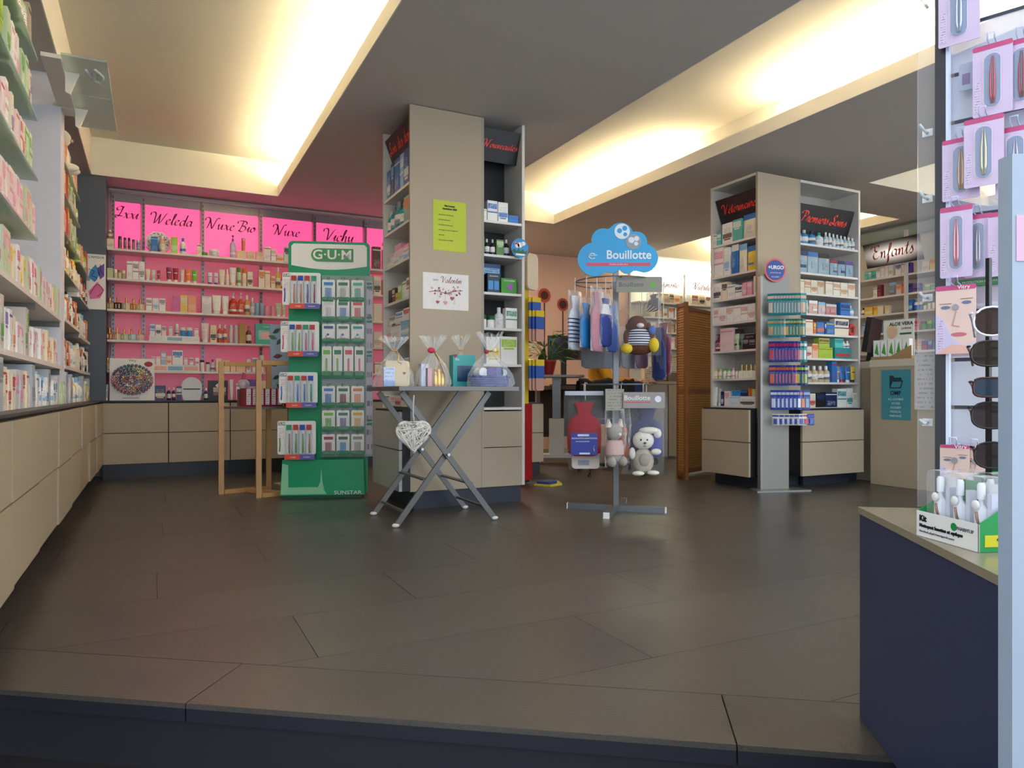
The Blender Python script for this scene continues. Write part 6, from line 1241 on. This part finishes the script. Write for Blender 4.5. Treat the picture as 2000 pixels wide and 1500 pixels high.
# ================================================================ LENS-CLEANER COUNTER BOX
KB = Vector((1.183, .795, .4545)); krz = math.radians(-109.6)
KT = thing('lens_cleaner_display', 'white and green counter box of lens cleaner kits on window plinth', 'display box', tuple(KB), krz); M_kg = mat('#0f9447', .4)
kw = .14; kd = .17
MB().box(0,kw,0,.002,0,.043).obj('front_wall', M_whitep, KT); MB().box(0,kw-.0021,.0021,kd,0,.002).obj('box_floor', M_whitep, KT)
MB().prism([(.0,0),(kd,0),(kd,.12),(.10,.10),(.0,.043)], kw-.002, kw, 'x').obj('side_wall', M_kg, KT); MB().prism([(.0021,0),(kd,0),(kd,.12),(.10,.10),(.0021,.043)], 0, .002, 'x').obj('side_wall', M_kg, KT)
hd = MB().box(.0,kw,kd+.0005,kd+.003,0,.245).obj('header_card', M_kg, KT)
o = MB().lathe([(.04,0),(.04,.0008)], 24).obj('white_disc', M_whitep, hd, (.118,kd,.205)); o.rotation_euler = (math.pi/2,0,0)
sans('Kit', .022, mat('#2a2a50'), hd, (.118,kd-.0012,.212)); sans('lunettes', .013, mat('#2a2a50'), hd, (.118,kd-.0012,.193))
o = MB().lathe([(.011,0),(.011,.0008)], 16).obj('drop_print', M_whitep, hd, (.04,kd,.205)); o.rotation_euler = (math.pi/2,0,0); MB().prism([(.03,.212),(.036,.23),(.046,.213)], kd-.0004, kd+.0004).obj('drop_print', M_whitep, hd); sans("PHARM'UP", .014, M_whitep, hd, (.052,kd-.0005,.18), bold=.0004)
for i in range(3): sans(('CONTIENT :','• Spray nettoyant 30 ml','• Chiffon microfibre')[i], .0075, M_whitep, hd, (.018,kd-.0005,.15-.012*i), align='LEFT')
sans('Kit', .014, M_dark, KT, (.008,-.0008,.031), align='LEFT', bold=.0004); sans('Nettoyant lunettes et optique', .0082, M_dark, KT, (.008,-.0008,.019), align='LEFT', bold=.0002); sans('Sans alcool, adapté à tous types de verres', .0048, mat('#777777'), KT, (.008,-.0008,.0095), align='LEFT')
o = MB().lathe([(.0065,0),(.0065,.0006)], 14).obj('drop_print', M_kg, KT, (.088,-.0002,.03)); o.rotation_euler = (math.pi/2,0,0); sans("PHARM'UP", .0078, mat('#777777'), KT, (.112,-.0008,.029))
sans('Nettoyant lunettes', .013, M_whitep, KT, (kw+.0008,.085,.035), rot=(math.pi/2,0,math.pi/2), bold=.0004); MB().box(kw+.0001,kw+.0008,.01,.12,.008,.026).obj('yellow_strip', mat('#d8cf1c', .5), KT); sans('4 CARTES MICROFIBRE', .006, M_dark, KT, (kw+.0014,.06,.019), rot=(math.pi/2,0,math.pi/2))
kr = Matrix.Rotation(krz, 3, 'Z')
for k in range(6):
    x, y = .026+(k % 3)*.045, .03+(k//3)*.055; p = KB+kr @ Vector((x, y, .0025))
    t = thing('lens_cleaner_kit', f"clear pack with white spray bottle, {ordn(k%3)} in {('front','back')[k//3]} row of kit box", 'package', tuple(p), krz, 'lens cleaner kits in the counter box')
    MB().prism(rrect(-.02,.02,0,.112,.009,4), -.016, .016).obj('clear_pack', M_clear, t)
    MB().lathe([(.009,.002),(.010,.006),(.010,.06),(.004,.068),(.004,.075)], 12, (-.004,-.002,0)).obj('bottle', mat('#e6e8f0', .25), t); MB().lathe([(.006,0),(.006,.022),(.004,.026)], 10, (-.004,-.002,.0751)).obj('spray_head', mat('#f0f2f8', .3), t); MB().ball((-.004,-.012,.066),.008,.004,.008,10,8).obj('nozzle_guard', M_whitep, t)
    MB().box(.006,.015,.0,.012,.002,.085).obj('folded_cloth', mat('#d4d6ea', .7), t); MB().box(-.018,.018,.013,.0145,.002,.1).obj('backing_card', mat('#1d8a4a' if k % 2 else '#e6e8ee', .5), t); MB().tube([(-.002,-.013,.056),(.0,-.013,.045),(.004,-.013,.034)], .0022, 5).obj('chain', mat('#a8745a',.3,.6), t)
# ================================================================ TWEEZER SLATWALL
SP = Vector((1.487, .933, .4545)); srz = math.atan2(-.937, .348)
def sl(px):
    u = (px-1000)/FP; tt = (1.5*u-.912)/(.7308+.682*u); return tt, 1.5-.682*tt
SW = thing('slatwall_display', 'clear slatted display board with dark post on the window plinth', 'display stand', tuple(SP), srz)
zt_ = 1.20
for k in range(12): MB().box(.0,.30,.02,.026,.02+k*.1,.02+k*.1+.092).obj('slat', film('#eef2ff', .72, .3), SW)
for k in range(11): MB().box(.01,.30,.0205,.025,.1125+k*.1,.1195+k*.1).obj('slat_groove', mat('#23263a', .5), SW)
MB().box(-.022,-.002,.0,.05,.0,zt_).obj('post', mat('#15151a', .4), SW); MB().box(-.0019,.004,.0,.018,.0,zt_).obj('light_edge', film('#e8f0ff', .4), SW); MB().box(-.03,.30,-.03,.07,-.0,.012).obj('foot', M_blackp, SW)
MB().box(-.060,-.0235,.02,.023,.0,zt_).obj('clear_wing', M_clear, SW)
sr = Matrix.Rotation(srz, 3, 'Z')
M_cardp = '#c3aec8'
def tcard(px, y0, y1, wpx, c, lab, dy, face=False, rot=0):
    tt, D = sl(px); z0 = zat(y1, D)-SP.z; H = (y1-y0)/FP*D; w = wpx/FP*D/.92; p = SP+sr @ Vector((tt, dy, z0))
    t = thing('tweezer_card', lab, 'package', tuple(p), srz+rot, 'carded tweezers on the slatwall')
    cd = MB().prism(rrect(-w/2,w/2,0,H,.004,3), 0, .0012).obj('card', mat(M_cardp if not face else '#d8b8ac', .4, 0, .12, 18), t)
    MB().prism(rrect(-w/2,w/2,H*.93,H,.003,3), -.0006, -.0001).obj('pink_band', mat('#b8386e', .4), cd)
    MB().box(-w*.46,-w*.3,-.0006,-.0001,H*.06,H*.5).obj('small_print', printed('#c8b6cc','#6a5a80',3), cd)
    if not face:
        MB().prism(rrect(-w*.2,w*.2,H*.12,H*.86,w*.19,6), -.0014, -.0006).obj('window', mat('#5a6f96', .2), cd)
        q = MB()
        for s in (-1,1): q.tube([(w*.01+s*w*.02,-.004,H*.82),(w*.01+s*w*.05,-.004,H*.55),(w*.01+s*w*.05,-.004,H*.3),(w*.01+s*w*.02,-.004,H*.16)], [.0008,.0022,.0026,.0022], 6)
        q.obj('tweezers', mat(c, .25, .6), t); MB().prism(rrect(-w*.22,w*.22,H*.10,H*.88,w*.2,6), -.009, -.0015).obj('blister', M_clear, t)
    else:
        MB().prism([(-w*.5,H*.0),(w*.5,0),(w*.5,H*.16),(w*.18,H*.12),(-w*.08,H*.22),(-w*.22,H*.4),(-w*.34,H*.52),(-w*.5,H*.58)], -.0005, -.0001).obj('background_print', mat('#c2b6d4', .5), cd); MB().prism([(-w*.5,0),(w*.5,0),(w*.5,H*.10),(-w*.1,H*.14),(-w*.35,H*.06)], -.0008, -.0005).obj('shoulder_print', mat('#d8a898', .5), cd)
        for ex, ez, sx_ in ((-w*.25,H*.68,1),(w*.27,H*.74,1)): MB().lathe([(1,0),(1,.0005)], 14, (0,0,0), w*.12, H*.025).obj('eye_print', mat('#5a6a86', .4), cd, (ex,-.0002,ez)).rotation_euler = (math.pi/2,0,0); MB().box(ex-w*.15,ex+w*.15,-.0008,-.0002,ez+H*.05,ez+H*.06).obj('brow_print', mat('#8a6a5a'), cd)
        MB().lathe([(1,0),(1,.0005)], 14, (0,0,0), w*.2, H*.03).obj('lips_print', mat('#b8606a', .4), cd, (w*.08,-.0002,H*.28)).rotation_euler = (math.pi/2,0,0); MB().prism([(w*.0,H*.62),(w*.03,H*.62),(-w*.06,H*.42),(w*.1,H*.40),(w*.09,H*.385),(-w*.1,H*.41)], -.0007, -.0001).obj('nose_print', mat('#b88878',.5), cd)
        sans('Vitry', .011, M_whitep, cd, (w*.2,-.0012,H*.963)); o = MB().lathe([(.0045,0),(.006,.003)], 12).obj('lens', M_steel, t, (0,-.0002,H*.68)); o.rotation_euler = (math.pi/2,0,0)
    b = MB(); b.tube([(-.006,.02-dy,H-.001),(-.006,-.014,H+.004),(-.006,-.016,H+.016),(.006,-.016,H+.016),(.006,-.014,H+.004),(.006,.02-dy,H-.001)], .0016, 5); b.obj('clear_hook', film('#dfe8ff', .5), t)
for a in ((1876,-45,90,64,'#b8c4d4','silver tweezers on lavender card at top left of slatwall',-.015),(1944,95,232,60,'#b03a48','red tweezers on lavender card, second row of slatwall',-.03),(1998,82,218,62,'#8a2a3a','dark red tweezers card at right of second row',-.02),
          (1879,272,392,58,'#c8a070','gold tweezers on lavender card, third row left',-.012),(1928,238,370,60,'#c8c0a0','pale gold tweezers on card overlapping its left neighbour',-.035),(1985,250,385,60,'#b8b8c4','silver tweezers card at right of third row',-.012),
          (1874,408,545,50,'#d88a94','pink angled tweezers on card, fourth row left',-.03),(1912,420,542,44,'#a8a0a8','grey carded tweezers turned behind the pink ones',-.008),(1972,415,540,60,'#3a4a6a','dark curved clippers on card, fourth row right',-.02)): tcard(*a)
tcard(1873,560,692,62,'#cccccc','magnifier card with close-up face print and magenta top band',-.03,True); tcard(1869,868,960,46,'#cccccc','pink card with eye print near the plinth, left',-.02,True); tcard(1908,872,960,46,'#cccccc','pink card with eye print near the plinth, right',-.012,True)
tt, D = sl(1888); t = thing('price_tag', 'small grey price tag hanging behind the red tweezers', 'tag', tuple(SP+sr @ Vector((tt,-.004,zat(177,D)-SP.z))), srz); MB().box(-.013,.013,0,.0012,0,.055).obj('card', mat('#9aa2b4',.5), t); MB().box(-.007,.007,-.0006,-.0001,.012,.034).obj('print_panel', mat('#7a6a8a',.5), t); MB().tube([(0,0,.054),(0,.02,.06)], .0012, 4).obj('clip', M_chrome, t)
tt, D = sl(1912); t = thing('shelf_strip', 'green label strip across the slatwall under the fourth row', 'label strip', tuple(SP+sr @ Vector((tt,.008,zat(556,D)-SP.z))), srz); MB().prism(rrect(-.045,.06,0,.014,.006,3), 0, .0115).obj('strip', mat('#3f7f4a',.5), t); sans('PROTECTION SOLAIRE', .006, mat('#c8d8c8'), t, (0,-.0008,.007))
# sunglasses hung on a slim black rod
def glasses(label, px, py, D, w, h, cf, clens, rnd):
    rx, ry = ray(px); t = thing('sunglasses', label, 'sunglasses', (D*rx, D*ry, zat(py, D)), -TH-.30, 'sunglasses on the rod'); Mf = mat(cf, .3); Ml = film(clens, .42, .05)
    for s in (0, 1):
        cx = s*(w+.016); n = 20
        pts = [(cx+w/2*math.copysign(abs(math.cos(a))**rnd, math.cos(a)), h/2*math.copysign(abs(math.sin(a))**rnd, math.sin(a))*(1 if math.sin(a) > 0 else .95)) for a in [2*math.pi*k/n for k in range(n)]]
        MB().prism(pts, -.001, .001).obj('lens', Ml, t); b = MB(); b.tube([(x,0,z) for x, z in pts], .0019, 6, True); b.obj('rim', Mf, t)
        ex = -w/2-.002 if s == 0 else cx+w/2+.002; b = MB(); b.tube([(ex,0,h*.3),(ex,.012,h*.3),(ex+(.02 if s == 0 else -.02),.07,h*.15),(ex+(.035 if s == 0 else -.035),.11,-h*.35)], .002, 6); b.obj('temple', Mf, t)
    b = MB(); b.tube([(w/2,0,h*.2),(w/2+.008,-.002,h*.3),(w/2+.016,0,h*.2)], .002, 6); b.obj('bridge', Mf, t)
for a in (('white-rimmed round sunglasses, topmost on the rod',1938,628,1.16,.053,.048,'#e4e2e8','#4a3a34',.9),('dark brown sunglasses with gold trim, second from top on the rod',1936,691,1.16,.057,.042,'#2a221c','#3c3428',.75),('tortoiseshell rectangular sunglasses, third from top on the rod',1938,757,1.16,.054,.032,'#4a2018','#3a4a5a',.5),('large brown sunglasses behind the green card, fourth on the rod',1936,812,1.17,.056,.044,'#2a221e','#3a302c',.75),('dark sunglasses lowest on the rod behind the green card',1940,890,1.17,.054,.044,'#1a1416','#332a2a',.8)): glasses(*a)
rx, ry = ray(1931); t = thing('display_rod', 'slim black rod carrying the sunglasses on the window plinth', 'rod', (1.19*rx, 1.19*ry, .4545)); MB().box(-.004,.004,-.003,.003,.0,.47).obj('rod', M_blackp, t); MB().lathe([(.03,0),(.03,.006)], 16, (.0,.0,0)).obj('foot', M_blackp, t)
for z in (.215,.27,.32,.385): MB().tube([(0,-.003,z),(0,-.03,z)], .002, 4).obj('peg', M_blackp, t)
# leaflet pocket on the clear wing, clear hooks
p = SP+sr @ Vector((-.042, .012, zat(800,1.53)-SP.z)); t = thing('leaflet_pocket', 'grey leaflet in a clear pocket beside the dark post', 'leaflet', tuple(p), srz); MB().box(-.02,.018,0,.0012,0,.12).obj('leaflet', printed('#8a8078','#4a4440',3), t); MB().box(-.021,.019,-.003,-.0005,0,.13).obj('pocket', M_clear, t); MB().box(-.018,.016,.0013,.0075,.02,.03).obj('clip', M_clear, t)
for k, py in enumerate((8,255,385,580,825)):
    tt, D = -.040, 1.527; p = SP+sr @ Vector((tt, .0185, zat(py, D)-SP.z)); t = thing('clear_hook', f'clear plastic hook on the glass wing, {ordn(k)} from top', 'hook', tuple(p), srz, 'clear hooks on the glass wing'); MB().tube([(0,0,0),(0,-.03,-.002),(-.004,-.045,.006)], .003, 6).obj('arm', film('#eef2f4', .5), t); MB().box(-.01,.01,-.001,.0012,-.008,.008).obj('plate', film('#eef2f4', .5), t)
